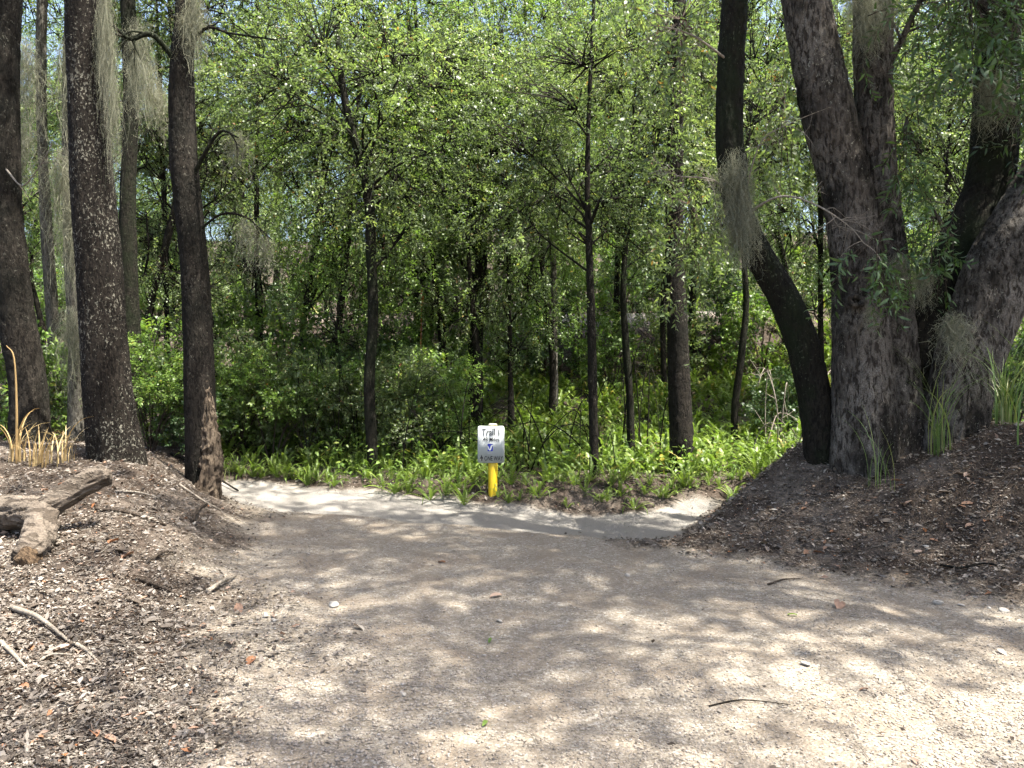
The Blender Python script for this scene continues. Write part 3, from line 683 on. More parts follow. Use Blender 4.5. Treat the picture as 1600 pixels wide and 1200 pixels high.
# ------------------------------------------------------------------ the leafy screen and the woods behind
UL = 'leafy young oak in the green screen beyond the ferns'
UG = 'young oaks of the leafy screen beyond the ferns'
UNDER_SPOTS = [  # px, depth, variant, scale, turn
    (400, 13.2, 0, 1.1, 0.3), (470, 13.2, 1, 1.1, 1.9), (655, 14.6, 2, 1.1, 2.5), (690, 13.6, 3, 1.1, 0.9), (830, 18.6, 0, 1.45, 4.2),
    (960, 18.8, 2, 1.45, 0.2), (1085, 18.2, 3, 1.4, 2.1),
    (1225, 17.8, 1, 1.4, 5.5), (1285, 14.2, 2, 1.1, 3.7), (1150, 21.0, 0, 1.4, 1.4), (1370, 14.0, 0, 1.1, 2.9),
    (1470, 12.5, 1, 1.0, 0.6), (1560, 15.0, 2, 1.15, 2.2), (1650, 11.5, 3, 1.0, 4.9), (265, 13.5, 2, 1.0, 3.1), (525, 12.6, 3, 0.95, 4.0), (745, 13.0, 0, 1.0, 1.0), (800, 13.6, 2, 0.95, 2.2), (860, 14.8, 3, 1.05, 0.6), (335, 12.6, 1, 1.0, 5.3), (1040, 16.6, 0, 1.15, 3.0),  (60, 15.0, 1, 1.15, 0.1), (-60, 12.5, 3, 1.0, 2.0), (165, 17.0, 0, 1.2, 4.0)]
for (px_, Yd, k, s, rz) in UNDER_SPOTS:
    x = (px_ - 800) / F * Yd
    kind_ = ('small-leaved', 'round fine-leaved', 'narrow-leaved', 'bright yellow-green')[k]
    place_tree('young_oak', UNDER[k], kind_ + ' young oak in the leafy screen beyond the ferns', (x, Yd, hz(x, Yd)), rz, s, kind_ + ' young oaks of the leafy screen')
TL_ = 'tall oak of the wood rising behind the leafy screen'
TG = 'tall oaks of the wood behind the screen'
rgb = np.random.default_rng(5)
TALL_SPOTS = [(px_, Yd) for Yd, pxs in ((33, (90, 380, 640, 900, 1150, 1400, 1640)), (39, (-20, 210, 450, 680, 900, 1130, 1360, 1590)), (50, (60, 260, 460, 660, 860, 1060, 1260, 1460))) for px_ in pxs]
for n_, (px_, Yd) in enumerate(TALL_SPOTS):
    Yd = Yd + rgb.uniform(-1.2, 1.2); x = (px_ + rgb.uniform(-50, 50) - 800) / F * Yd
    place_tree('tall_oak', TALL[n_ % 3], TL_, (x, Yd, hz(x, Yd)), rgb.uniform(0, 6.28), rgb.uniform(0.9, 1.25), TG)
for n_, (px_, Yd) in enumerate([(q_ + rgb.uniform(-40, 40), yd + rgb.uniform(-1, 1)) for yd, st_ in ((29, 150), (34, 140), (43, 150)) for q_ in range(-60, 1700, st_)]):
    x = (px_ - 800) / F * Yd
    place_tree('young_oak', UNDER[(1, 3, 3)[n_ % 3]], 'young oak in the depth of the wood beyond the sandy bank', (x, Yd, hz(x, Yd) - 0.5), rgb.uniform(0, 6.28), rgb.uniform(1.0, 1.5), 'young oaks beyond the sandy bank')
# two oaks of the same wood beside the photographer whose crowns dapple the path
for (x, y, k, rz, s) in ():
    place_tree('tall_oak', TALL[k], 'tall oak standing outside the view beside the gravel path', (x, y, hz(x, y)), rz, s, 'oaks beside the path that shade it')

NEAR = [((7.6, 1.0), (-2.0, 1.6, 7.4), 3, 0.9, 0.3), ((2.6, -1.6), (0.2, 2.6, 7.8), 4, 0.6, 1.7)]
for (bx_, by_), tp, k, s_, rz in NEAR:
    b = np.array([bx_, by_, hz(bx_, by_)]); t = thing('tall_oak', 'tall oak outside the view whose crown dapples the gravel path', 'tree', b, 0, 'oaks beside the path that shade it')
    a = Acc(); V, Fs = tube([(0, 0, -0.3), (tp[0] * .1, tp[1] * .1, 2.5), (tp[0] * .4, tp[1] * .5, 5.2), tp], [0.26, 0.22, 0.2, 0.18], 16, 30, 0.015, 14, 0.3, k, 0.3); a.add(V, Fs)
    obj('trunk', a.mesh('trunk', M['bark_oak'], True), t)
    obj('bough', CANOPY[k][0], t, tp, rz, s_); c = obj('crown', CANOPY[k][1], t, tp, rz, s_); c['kind'] = 'stuff'

# ------------------------------------------------------------------ shrubs
SL = 'low bright-leaved shrub growing among the ferns'
for (px_, Yd, k, s, rz) in [(368, 10.9, 4, 0.9, 0), (425, 10.7, 5, 0.85, 0.2), (480, 10.9, 4, 0.8, 3.2), (535, 11.2, 5, 0.75, 3.0), (640, 10.9, 4, 0.85, 0.4), (700, 11.6, 5, 0.8, 3.3), (235, 10.0, 5, 0.8, 0.1)]:
    x = (px_ - 800) / F * Yd; t = thing('shrub', 'tall leafy shrub standing right behind the ferns under the leafy screen', 'shrub', (x, Yd, hz(x, Yd)), rz, 'tall shrubs behind the ferns', s)
    o = obj('stem', SHRUB[k][0], t); o = obj('foliage', SHRUB[k][1], t); o['kind'] = 'stuff'
for (px_, Yd, k, s, rz) in [(375, 11.0, 0, 1.0, 0), (430, 11.8, 1, 1.3, 1), (490, 11.3, 2, 1.1, 2), (530, 12.4, 3, 1.4, 3), (455, 13.2, 0, 1.6, 4), (620, 11.6, 1, 1.2, 5), (660, 12.3, 2, 1.3, 1.5), (610, 13.4, 3, 1.5, 2.5), (690, 11.2, 0, 1.0, 3.5), (560, 14.5, 1, 1.7, 0.4), (390, 13.5, 2, 1.6, 1.1), (1235, 12.2, 3, 1.1, 1.7), (235, 10.5, 1, 1.1, 3.0), (260, 12.0, 2, 1.4, 0.3), (175, 13.0, 3, 1.4, 1.9), (15, 10.5, 0, 1.3, 2.7), (60, 11.5, 1, 1.2, 4.6), (300, 10.2, 3, 0.8, 5.0), (700, 14.8, 2, 1.7, 1.2), (780, 18.0, 1, 1.7, 0.3), (850, 17.4, 3, 1.5, 2.0), (905, 18.4, 0, 1.6, 4.4), (1045, 17.6, 1, 1.5, 1.0), (1130, 18.3, 3, 1.6, 5.0), (1190, 17.0, 0, 1.5, 0.8), (960, 16.8, 2, 1.3, 3.3)]:
    x = (px_ - 800) / F * Yd; sk_ = ('bright-leaved', 'dull green', 'yellow-green', 'dark-leaved')[k]; t = thing('shrub', 'low ' + sk_ + ' shrub growing among the ferns', 'shrub', (x, Yd, hz(x, Yd)), rz, sk_ + ' shrubs among the ferns', s)
    o = obj('stem', SHRUB[k][0], t); o = obj('foliage', SHRUB[k][1], t); o['kind'] = 'stuff'
for n_ in range(34):
    Yd = rgb.uniform(21.5, 31); px_ = -40 + 1680 * (n_ + rgb.uniform(-0.5, 0.5)) / 34; x = (px_ - 800) / F * Yd; k = n_ % 6
    t = thing('shrub', 'shrub on the wooded slope beyond the sandy bank', 'shrub', (x, Yd, hz(x, Yd)), rgb.uniform(0, 6.28), 'shrubs on the far slope', rgb.uniform(1.5, 2.4) * (1 if k < 4 else 0.7))
    o = obj('stem', SHRUB[k][0], t); o = obj('foliage', SHRUB[k][1], t); o['kind'] = 'stuff'
for (px_, Yd, k, s, rz) in [(1585, 8.4, 0, 0.9, 0.5), (1570, 9.5, 2, 1.1, 2.0), (1530, 9.8, 1, 1.0, 4.0), (1610, 7.6, 3, 0.8, 1.0)]:
    x = (px_ - 800) / F * Yd; t = thing('shrub', 'small leafy shrub behind the leaning grey trunk', 'shrub', (x, Yd, hz(x, Yd)), rz, 'shrubs behind the leaning trunk', s)
    o = obj('stem', SHRUB[k][0], t); o = obj('foliage', SHRUB[k][1], t); o['kind'] = 'stuff'

# ------------------------------------------------------------------ ferns
def frond_geo(rg, L, arch, wid, npair=20):
    """one arching frond along +x, base at the origin"""
    t = np.linspace(0, 1, npair + 1)
    x = L * (t * 0.62 - 0.08 * t ** 3 * arch); z = L * (0.98 * t - (0.35 + 0.5 * arch) * t ** 2.4)
    C = np.stack([x, np.zeros_like(x), z], 1); T = unit(np.gradient(C, axis=0))
    up = np.cross(T, np.array([0, 1.0, 0])) * -1
    V = []; Fs = []; n = 0
    w = wid * (np.minimum(1, t * 6 + 0.15)) * (1 - t ** 2.4 * 0.92)
    step = L / npair
    for s in (-1, 1):
        base = C[1:]; tip = C[1:] + np.array([0, s, 0]) * w[1:, None] + T[1:] * (w[1:, None] * 0.35) - up[1:] * (w[1:, None] * 0.15)
        b2 = base + T[1:] * step * 0.62
        m1 = (base + tip) / 2 - T[1:] * step * 0.10; m2 = (b2 + tip) / 2 + T[1:] * step * 0.12
        k = np.arange(npair)[:, None] * 5 + n
        V.append(np.stack([base, m1, tip, m2, b2], 1).reshape(-1, 3)); n += npair * 5
        q4 = np.concatenate([k + [[0, 1, 3, 4]]]); t3 = k + [[1, 2, 3]]
        Fs.append((q4, t3))
    r = 0.0028
    k = n; rv = np.concatenate([C + [0, r, 0], C - [0, r, 0]]); V.append(rv); m = npair + 1
    i = np.arange(npair)[:, None]; rq = np.concatenate([k + i + 0, k + i + 1, k + m + i + 1, k + m + i], 1)
    return np.concatenate(V), [np.concatenate([f[0] for f in Fs] + [rq]), np.concatenate([f[1] for f in Fs])]
rgf = np.random.default_rng(3)
FROND = []
for k in range(5):
    V, Fs = frond_geo(rgf, rgf.uniform(0.46, 0.62), rgf.uniform(0.1, 1.0), rgf.uniform(0.026, 0.040))
    vv = 0.5 + 0.15 * np.sin(V[:, 0] * 9 + k) + rgf.normal(0, 0.05, len(V)); FROND.append(mk_mesh('frond', V, Fs, M['fern'], {'v': np.clip(vv, 0, 0.95)}))
def clump_geo(rg, n, npair, sc=1.0):
    a = Acc()
    for k in range(n):
        V, Fs = frond_geo(rg, rg.uniform(0.38, 0.66) * sc, rg.uniform(0.2, 1.1), rg.uniform(0.03, 0.045) * sc, npair)
        tilt = rg.uniform(-0.5, 0.25); ca, sa = math.cos(tilt), math.sin(tilt)
        V = np.stack([V[:, 0] * ca + V[:, 2] * sa, V[:, 1], -V[:, 0] * sa + V[:, 2] * ca], 1)
        az = rg.uniform(0, 6.28); c, s = math.cos(az), math.sin(az); x = V[:, 0] + 0.015
        V = np.stack([x * c - V[:, 1] * s, x * s + V[:, 1] * c, V[:, 2] - 0.02], 1)
        a.add(V, Fs, v=np.clip(rg.normal(0.45, 0.16) + rg.normal(0, 0.04, len(V)), 0, 0.95) if rg.random() > 0.03 else 1.0)
    return a
CLUMP = [clump_geo(rgf, 15, 14).mesh('fern_clump', M['fern']) for k in range(5)]
# front row: every frond a part
FL = 'sword fern tuft at the edge of the sandy trail'
for k in range(96):
    x = -4.4 + 8.0 * (k + rgf.uniform(-0.4, 0.4)) / 96; yy = float(y_far(np.array([x]))[0]) + rgf.uniform(0.08, 0.8)
    if -2.15 < x < -1.62 and rgf.random() < 0.8: yy += 0.7
    s = rgf.uniform(0.62, 1.0) if x > -1.5 else rgf.uniform(0.75, 1.1)
    t = thing('fern', FL, 'fern', (x, yy, hz(x, yy)), rgf.uniform(0, 6.28), 'fern tufts along the trail edge', s * rgf.choice([0.6, 0.85, 1.0, 1.1]))
    if -1.6 < x < -0.35 and k % 2: t.scale = [1.05 * rgf.uniform(0.95, 1.2)] * 3
    nfr = int(rgf.integers(10, 17))
    for j in range(nfr):
        o = obj('frond', FROND[int(rgf.integers(5))], t, (0, 0, -0.02)); o.rotation_euler = (rgf.normal(0, 0.12), rgf.uniform(-0.5, 0.45), j * 6.283 / nfr + rgf.normal(0, 0.25)); q_ = rgf.uniform(0.6, 1.05); o.scale = (q_, q_, q_)
FL2 = 'sword fern tuft in the fern bed under the trees'
cnt = 0
while cnt < 204:
    Yd = 9.7 + 7.8 * rgf.random() ** 0.75; px_ = rgf.uniform(335, 1300); x = (px_ - 800) / F * Yd
    if Yd < y_far(np.array([x]))[0] + 0.6: continue
    if px_ < 720 and Yd > 13.5 : continue
    if 1010 < px_ < 1150 and 11.6 < Yd < 12.6 : continue
    t = tag(obj('fern', CLUMP[int(rgf.integers(5))], None, (x, Yd, hz(x, Yd)), rgf.uniform(0, 6.28), rgf.uniform(0.8, 1.25) * (1 + 0.04 * max(0, Yd - 12))), FL2, 'fern', 'fern tufts in the fern bed')
    cnt += 1
# the rest of the cover: one mass
low = [clump_geo(rgf, 9, 5) for k in range(4)]
a = Acc(); cnt = 0
lv = [(np.concatenate(l_.V), {k: np.concatenate(f) for k, f in l_.F.items()}, np.concatenate(l_.A['v'])) for l_ in low]
while cnt < 1150:
    Yd = rgf.uniform(10.0, 21.5); px_ = rgf.uniform(-60, 1660) if cnt < 550 else rgf.uniform(680, 1320); x = (px_ - 800) / F * Yd
    if Yd < y_far(np.array([x]))[0] + 0.8: continue
    if cnt < 550 and n2(np.array([x]), np.array([Yd]), 0.5, 77)[0] < 0.42: continue
    if Yd > 18.6 and rgf.random() < 0.75: continue
    V, Fd, v_ = lv[int(rgf.integers(4))]; s = rgf.uniform(0.7, 1.25); az = rgf.uniform(0, 6.28); c, s2 = math.cos(az) * s, math.sin(az) * s
    W = np.stack([V[:, 0] * c - V[:, 1] * s2 + x, V[:, 0] * s2 + V[:, 1] * c + Yd, V[:, 2] * s + hz(x, Yd)], 1)
    a.add(W, list(Fd.values()), v=v_); cnt += 1
o = obj('fern_ground_cover', a.mesh('fern_ground_cover', M['fern'])); o['kind'] = 'stuff'; o['label'] = 'fern and herb cover over the woodland floor and far bank'; o['category'] = 'ferns'

# small-leaved herbs on the floor between the trunks on the left and right
a = Acc()
n = 9000
px_ = rgf.uniform(-80, 1680, n); Yd = rgf.uniform(9.3, 15, n); x = (px_ - 800) / F * Yd
ok = (n2(x, Yd, 0.9, 55) > 0.46) & (Yd > y_far(x) + 0.3); x = x[ok]; Yd = Yd[ok]; n = len(x)
pos = np.stack([x, Yd, height(x, Yd) + rgf.random(n) ** 1.6 * 0.5], 1)
leaves(a, pos, rgf.normal(0, 1, (n, 3)) * [1, 1, 0.4], np.array([0, 0, 0.8]) + rgf.normal(0, 0.4, (n, 3)), rgf.uniform(0.05, 0.11, n), rgf.uniform(0.03, 0.05, n), np.clip(rgf.normal(0.5, 0.2, n), 0, 0.95))
sticks(a, pos * [1, 1, 0] + np.stack([0 * x, 0 * x, height(x, Yd) - 0.02], 1), pos, 0.002, 0.001); a.A['v'].append(np.full(n * 6, 0.3))
o = obj('woodland_herbs', a.mesh('woodland_herbs', M['leaf_bright'])); o['kind'] = 'stuff'; o['label'] = 'low herbs covering the woodland floor'; o['category'] = 'herbs'

# ------------------------------------------------------------------ Spanish moss
def moss_mesh(rg, n, width, L0, L1, depth):
    a = Acc(); m = 9
    for k in range(n):
        x0, y0 = rg.normal(0, width / 2.2), rg.normal(0, depth / 2.2); L = rg.uniform(L0, L1) * (1 - 0.55 * min(1, abs(x0) / width))
        z0 = rg.uniform(-0.35, 0.03) * L1 * 0.7
        t = np.linspace(0, 1, m); w = np.cumsum(rg.normal(0, 0.034, (m, 2)), 0)
        C = np.stack([x0 * (1 - 0.35 * t) + w[:, 0], y0 * (1 - 0.3 * t) + w[:, 1], z0 - L * t], 1)
        ang = rg.uniform(0, 3.14); wd = rg.uniform(0.0008, 0.0019); s = np.array([math.cos(ang), math.sin(ang), 0]) * wd
        V = np.stack([C - s, C + s], 1).reshape(-1, 3); i = np.arange(m - 1)[:, None] * 2
        a.add(V, np.concatenate([i, i + 1, i + 3, i + 2], 1), v=rg.uniform(0.1, 0.95))
        # curls
        j = rg.integers(0, m, 7); B = C[j]; E = B + rg.normal(0, 0.036, (7, 3)) + [0, 0, -0.02]
        sd = rg.normal(0, 1, (7, 3)) * 0.0013
        V = np.stack([B - sd, B + sd, E], 1).reshape(-1, 3); a.add(V, np.arange(21).reshape(-1, 3), v=rg.uniform(0.3, 1.0))
    return a.mesh('spanish_moss', M['moss'])
rgm = np.random.default_rng(9)
MOSS = [moss_mesh(rgm, 210, 0.12, 0.3, 1.3, 0.06), moss_mesh(rgm, 190, 0.2, 0.12, 0.7, 0.12), moss_mesh(rgm, 120, 0.10, 0.15, 0.6, 0.06)]
def moss(px_, py, Yd, k, s, label, group=None, rz=None, sz=None):
    p_ = ray(px_, py, Yd); return tag(obj('spanish_moss', MOSS[k], None, p_, rgm.uniform(0, 6.28) if rz is None else rz, (s, s, sz or s)), label, 'moss', group)
g1 = 'moss down the side of the lichened trunk'
for (x, y, k, s) in [(170, -30, 0, 0.9), (176, 40, 0, 0.85), (183, 120, 0, 0.8), (164, 0, 0, 0.8)]:
    moss(x - 4, y, 6.85, k, s * 0.5, 'grey-green Spanish moss hanging down the lichened trunk', g1, None, s)
g2 = 'moss hanging in the wood behind the thick trunks'
for (x, y, Yd, k, s) in [(40, 60, 9.5, 0, 1.3), (25, 190, 9.0, 1, 1.4), (95, 230, 10.0, 0, 1.3), (112, 310, 10.2, 0, 1.1), (105, 60, 10.3, 0, 1.2), (225, 90, 9.6, 1, 1.2), (245, 130, 10.0, 1, 1.2), (110, 480, 10.2, 0, 1.0), (215, 30, 8.6, 0, 1.0)]:
    moss(x, y, Yd, k, s, 'ragged Spanish moss draped among the trunks of the wood', g2)
g3 = 'moss on the rotten-footed tree'
for (x, y, k, s) in [(303, -20, 0, 0.75), (298, 20, 1, 0.7), (372, 205, 2, 0.9), (388, 342, 2, 0.9), (415, 368, 2, 0.7)]:
    moss(x, y, 7.6, k, s, 'Spanish moss hanging from the branches of the rotten-footed tree', g3)
g4 = 'moss on the bowed trunk'
for (x, y, Yd, k, s) in [(1148, 235, 6.95, 0, 0.85), (1158, 275, 6.95, 0, 0.7), (1140, 260, 7.0, 1, 0.9), (1168, 330, 6.9, 2, 0.9), (1150, 330, 7.0, 1, 0.8)]:
    moss(x, y, Yd, k, s, 'pale Spanish moss hanging on the bowed dark trunk', g4)
g5 = 'moss on the massive oak'
for (x, y, Yd, k, s) in [(1358, -5, 6.7, 1, 0.7), (1358, 20, 6.7, 2, 0.8), (1340, -10, 6.7, 1, 0.7), (1385, -10, 6.8, 1, 0.6), (1405, 395, 6.65, 2, 0.6), (1440, 420, 6.75, 1, 0.6), (1360, 480, 6.55, 2, 0.4), (1550, 110, 6.85, 1, 0.9), (1548, 130, 6.85, 2, 0.9)]:
    moss(x, y, Yd, k, s, 'Spanish moss hanging on the massive oak', g5)
moss(1488, 488, 6.45, 2, 1.0, 'tuft of Spanish moss hanging from the leaning grey trunk', 'moss on the leaning trunk')
moss(1495, 500, 6.45, 1, 0.5, 'tuft of Spanish moss hanging from the leaning grey trunk', 'moss on the leaning trunk')

# ------------------------------------------------------------------ trail sign
sb = ghit(770, 771); SY = sb[1]; u_ = SY / F
sign = thing('trail_sign', 'small white trail sign on a yellow post reading Trail 1, .48 Miles, ONE WAY', 'sign', sb)
def bend(x): return 0.0 * np.abs(x)
pc = ray(767.5, 693.5, SY) - sb; PW, PH = 41.5 * u_, 57.5 * u_
rp = 0.5 * 14.5 * u_
th = np.linspace(0, 2 * math.pi, 8, endpoint=False) + 0.2
top_z = (ray(770, 663.5, SY) - sb)[2]
a = Acc(); rows = [(-0.25, 1.0), (top_z - 0.012, 1.0), (top_z - 0.008, 0.94)]
V = np.vstack([np.stack([np.cos(th) * rp * s, np.sin(th) * rp * s, np.full(8, z)], 1) for z, s in rows])
i = np.arange(2)[:, None] * 8; j = np.arange(8)[None]; Fq = np.stack([i + j, i + (j + 1) % 8, i + 8 + (j + 1) % 8, i + 8 + j], -1).reshape(-1, 4)
a.add(V, [Fq, np.arange(16, 24)[None]]); o = obj('post', a.mesh('post', M['post']), sign); o['label'] = 'bright yellow post'
a = Acc(); V = np.vstack([np.stack([np.cos(th) * rp * s, np.sin(th) * rp * s, np.full(8, z)], 1) for z, s in [(top_z - 0.006, 0.97), (top_z + 0.006, 0.97), (top_z + 0.011, 0.8)]])
a.add(V, [Fq, np.arange(16, 24)[None], np.arange(8)[None, ::-1]]); obj('post_cap', a.mesh('post_cap', M['cap']), sign)
yp = -rp - 0.006
def rrect(w, h, r, n=6):
    pts = []
    for (cx_, cz_, a0) in ((w / 2 - r, h / 2 - r, 0), (-w / 2 + r, h / 2 - r, 90), (-w / 2 + r, -h / 2 + r, 180), (w / 2 - r, -h / 2 + r, 270)):
        for k in range(n + 1):
            an = math.radians(a0 + 90 * k / n); pts.append((cx_ + r * math.cos(an), cz_ + r * math.sin(an)))
    return np.array(pts)
# panel as a bent strip grid: columns of the rounded outline
xs = np.unique(np.concatenate([np.linspace(-PW / 2, PW / 2, 25), [0.01]])); rc = 0.022
def half_h(x):
    e = np.maximum(0, np.abs(x) - (PW / 2 - rc)); return PH / 2 - rc + np.sqrt(np.maximum(0, rc ** 2 - e ** 2))
hh = half_h(xs); m = len(xs)
front = np.concatenate([np.stack([xs, bend(xs) - 0.0, -hh], 1), np.stack([xs, bend(xs), hh], 1)]); back = front + [0, 0.004, 0]
V = np.vstack([front, back]); i = np.arange(m - 1)[:, None]
Fq = np.vstack([np.hstack([i, i + 1, m + i + 1, m + i]), np.hstack([2 * m + i + 1, 2 * m + i, 3 * m + i, 3 * m + i + 1]), np.hstack([i + 1, i, 2 * m + i, 2 * m + i + 1]), np.hstack([m + i, m + i + 1, 3 * m + i + 1, 3 * m + i]), [[0, m, 3 * m, 2 * m], [2 * m - 1, m - 1, 3 * m - 1, 4 * m - 1]]])
a = Acc(); a.add(V, Fq); panel = obj('sign_panel', a.mesh('sign_panel', M['sign_white']), sign, (pc[0], yp, pc[2])); panel['label'] = 'white rounded rectangular sign plate'
def sxy(px_, py): return (px_ - 767.5) * u_, (693.5 - py) * u_
def plate_shape(name, pts, faces, mat, lift=0.0016, label=None):
    P = np.array(pts, float); V = np.stack([P[:, 0], bend(P[:, 0]) - lift, P[:, 1]], 1)
    o = obj(name, mk_mesh(name, V, faces, mat), panel)
    if label: o['label'] = label
    return o
def lettering(text, x0, x1, y0, y1, label, thick=0.0):
    """text fitted to a box given in photograph pixels"""
    cu = bpy.data.curves.new('t', 'FONT'); cu.body = text; cu.size = 1; cu.resolution_u = 3; cu.offset = thick
    to = bpy.data.objects.new('t', cu); COL.objects.link(to)
    dg = bpy.context.evaluated_depsgraph_get(); me = bpy.data.meshes.new_from_object(to.evaluated_get(dg))
    n = len(me.vertices); V = np.zeros(n * 3); me.vertices.foreach_get('co', V); V = V.reshape(-1, 3)
    bpy.data.objects.remove(to); bpy.data.curves.remove(cu)
    lo, hi = V.min(0), V.max(0); (ax, az), (bx, bz) = sxy(x0, y1), sxy(x1, y0)
    X_ = ax + (V[:, 0] - lo[0]) / (hi[0] - lo[0]) * (bx - ax); Z_ = az + (V[:, 1] - lo[1]) / (hi[1] - lo[1]) * (bz - az)
    me.vertices.foreach_set('co', np.stack([X_, bend(X_) - 0.0030, Z_], 1).astype(np.float32).ravel()); me.materials.clear(); me.materials.append(M['sign_black']); me.update()
    o = obj('lettering', me, panel); o['label'] = label
lettering('Trail 1', 753.2, 780.5, 669.2, 679.8, 'black letters reading Trail 1', 0.010)
lettering('.48 Miles', 753.5, 780.3, 682.3, 688.8, 'black letters reading .48 Miles', 0.005)
lettering('ONE WAY', 757.2, 786.0, 711.6, 718.8, 'black letters reading ONE WAY', 0.012)
x0, z1 = sxy(762.2, 692.6); x1, z0 = sxy(770.2, 704.0)
plate_shape('emblem', [(x0, z0), (x1, z0), (x1, z1), (x0, z1)], np.array([[0, 1, 2, 3]]), M['sign_blue'], 0.0014, 'dark blue upright emblem with a white swoosh')
e = np.array([(762.0, 696.5), (763.6, 696.6), (764.6, 700.4), (765.6, 701.2), (766.8, 696.4), (768.6, 694.2), (770.4, 694.0), (770.4, 695.2), (768.8, 697.0), (767.6, 701.6), (766.0, 703.2), (764.0, 702.2), (762.6, 698.4)])
e = np.array([sxy(*q_) for q_ in e]); plate_shape('emblem_swoosh', e, np.arange(len(e))[None, ::-1], M['sign_white'], 0.0024)
for k in range(7):
    ax, az = sxy(762.3 + 1.15 * k, 707.6); bx, bz = sxy(763.2 + 1.15 * k, 706.4)
    plate_shape('fine_print', [(ax, az), (bx, az), (bx, bz), (ax, bz)], np.array([[0, 1, 2, 3]]), M['sign_grey'])
ar = [(752.4, 719.0), (752.4, 715.6), (749.9, 715.6), (752.2, 711.6), (752.8, 709.4), (753.4, 711.6), (755.7, 715.6), (754.0, 715.6), (754.0, 719.0)]
ar = np.array([sxy(*q_) for q_ in ar]); plate_shape('arrow', ar, np.arange(len(ar))[None, ::-1], M['sign_black'], 0.0016, 'black arrow pointing up')
for py in (667.0, 690.6, 721.0):
    bxz = sxy(768.6, py); n = 8; th8 = np.linspace(0, 6.283, n, endpoint=False); rb = 0.0045
    plate_shape('bolt', np.stack([bxz[0] + rb * np.cos(th8), bxz[1] + rb * np.sin(th8)], 1), np.arange(n)[None], M['bolt'], 0.003)

# ------------------------------------------------------------------ the fallen log
lb = ghit(60, 870)
log = thing('fallen_log', 'weathered forked log lying on the litter with one arm raised and a crumbling orange end', 'log', lb)
def logtube(name, pts, rad, mat, seed, amp=0.014, label=None, nseg=64):
    a = Acc(); V, Fs = tube(np.array(pts) - lb, rad, nseg, 90, amp, 24, 0.25, seed); a.add(V, Fs); o = obj(name, a.mesh(name, mat, True), log)
    if label: o['label'] = label
LY = lb[1]
logtube('log_trunk', [ray(-95, 800, LY + 0.75), ray(0, 800, LY + 0.45), ray(58, 805, LY + 0.3), ray(62, 838, LY + 0.08), ray(42, 868, LY - 0.12)], [0.105, 0.10, 0.095, 0.085, 0.07], M['log'], 51, 0.022)
logtube('raised_arm', [ray(40, 815, LY + 0.35), ray(80, 790, LY + 0.36), ray(125, 762, LY + 0.42), ray(166, 741, LY + 0.48)], [0.10, 0.092, 0.085, 0.08], M['log'], 52, 0.014)
logtube('crumbling_end', [ray(46, 864, LY - 0.08), ray(42, 880, LY - 0.16), ray(52, 890, LY - 0.19)], [0.05, 0.055, 0.035], M['log_end'], 53, 0.028, 'crumbling orange rotten wood')

# ------------------------------------------------------------------ grass tufts
def blade_geo(rg, L, lean, w, m=9):
    t = np.linspace(0, 1, m); ph = lean * t ** 1.5
    ds = L / (m - 1); x = np.concatenate([[0], np.cumsum(np.sin(ph[:-1]) * ds)]); z = np.concatenate([[0], np.cumsum(np.cos(ph[:-1]) * ds)])
    y = rg.normal(0, 0.02) * t ** 2
    ww = w * (1 - t ** 2.5 * 0.93); C = np.stack([x, y, z], 1)
    V = np.stack([C - np.stack([0 * t, ww, 0 * t], 1), C + np.stack([0 * t, 0 * t, -ww * 0.4], 1), C + np.stack([0 * t, ww, 0 * t], 1)], 1).reshape(-1, 3)
    i = np.arange(m - 1)[:, None] * 3
    return V, np.vstack([np.hstack([i, i + 1, i + 4, i + 3]), np.hstack([i + 1, i + 2, i + 5, i + 4])])
rgg = np.random.default_rng(21)
BL = []
for k in range(6):
    V, Fq = blade_geo(rgg, rgg.uniform(0.7, 1.15), rgg.uniform(0.5, 2.0), rgg.uniform(0.0045, 0.008)); BL.append(mk_mesh('blade', V, Fq, M['grass'], {'v': np.clip(rgg.normal(0.5, 0.2) + 0 * V[:, 0], 0, 1)}))
def tuft(px_, py, n, sc, label, meshes=BL, cat='grass', Yd=None, rz0=0, spread=6.283, group=None):
    p_ = ghit(px_, py) if Yd is None else None
    if p_ is None: x = (px_ - 800) / F * Yd; p_ = np.array([x, Yd, hz(x, Yd)])
    t = thing('grass_tuft', label, cat, p_, 0, group)
    for k in range(n):
        o = obj('blade', meshes[int(rgg.integers(len(meshes)))], t, (rgg.normal(0, 0.05), rgg.normal(0, 0.05), -0.02), rz0 + rgg.uniform(-0.5, 0.5) * spread, sc * rgg.uniform(0.55, 1.1))
tuft(1468, 708, 34, 0.95, Yd=6.25, label= 'tuft of long arching green grass in front of the leaning grey trunk')
tuft(1570, 700, 46, 1.05, Yd=6.35, label= 'dense tuft of long green grass beside the leaning grey trunk')
tuft(1622, 722, 40, 1.0, Yd=5.9, label= 'sprawling green grass at the outer foot of the bank')
tuft(1375, 705, 12, 0.7, Yd=6.2, label= 'sparse thin grass at the foot of the massive oak')
ST = []
for k in range(5):
    V, Fq = blade_geo(rgg, rgg.uniform(0.3, 0.75), rgg.uniform(0.4, 2.2), rgg.uniform(0.005, 0.009)); ST.append(mk_mesh('blade', V, Fq, M['straw'], {'v': np.clip(rgg.normal(0.5, 0.25) + 0 * V[:, 0], 0, 1)}))
tuft(28, 722, 16, 1.15, 'dry straw-coloured grass in front of the rough dark trunk', ST)
tuft(62, 728, 22, 1.1, 'dry straw-coloured broad-bladed grass behind the raised log arm', ST)
tuft(100, 722, 18, 1.0, 'dry straw-coloured grass next to the thick lichened trunk', ST)
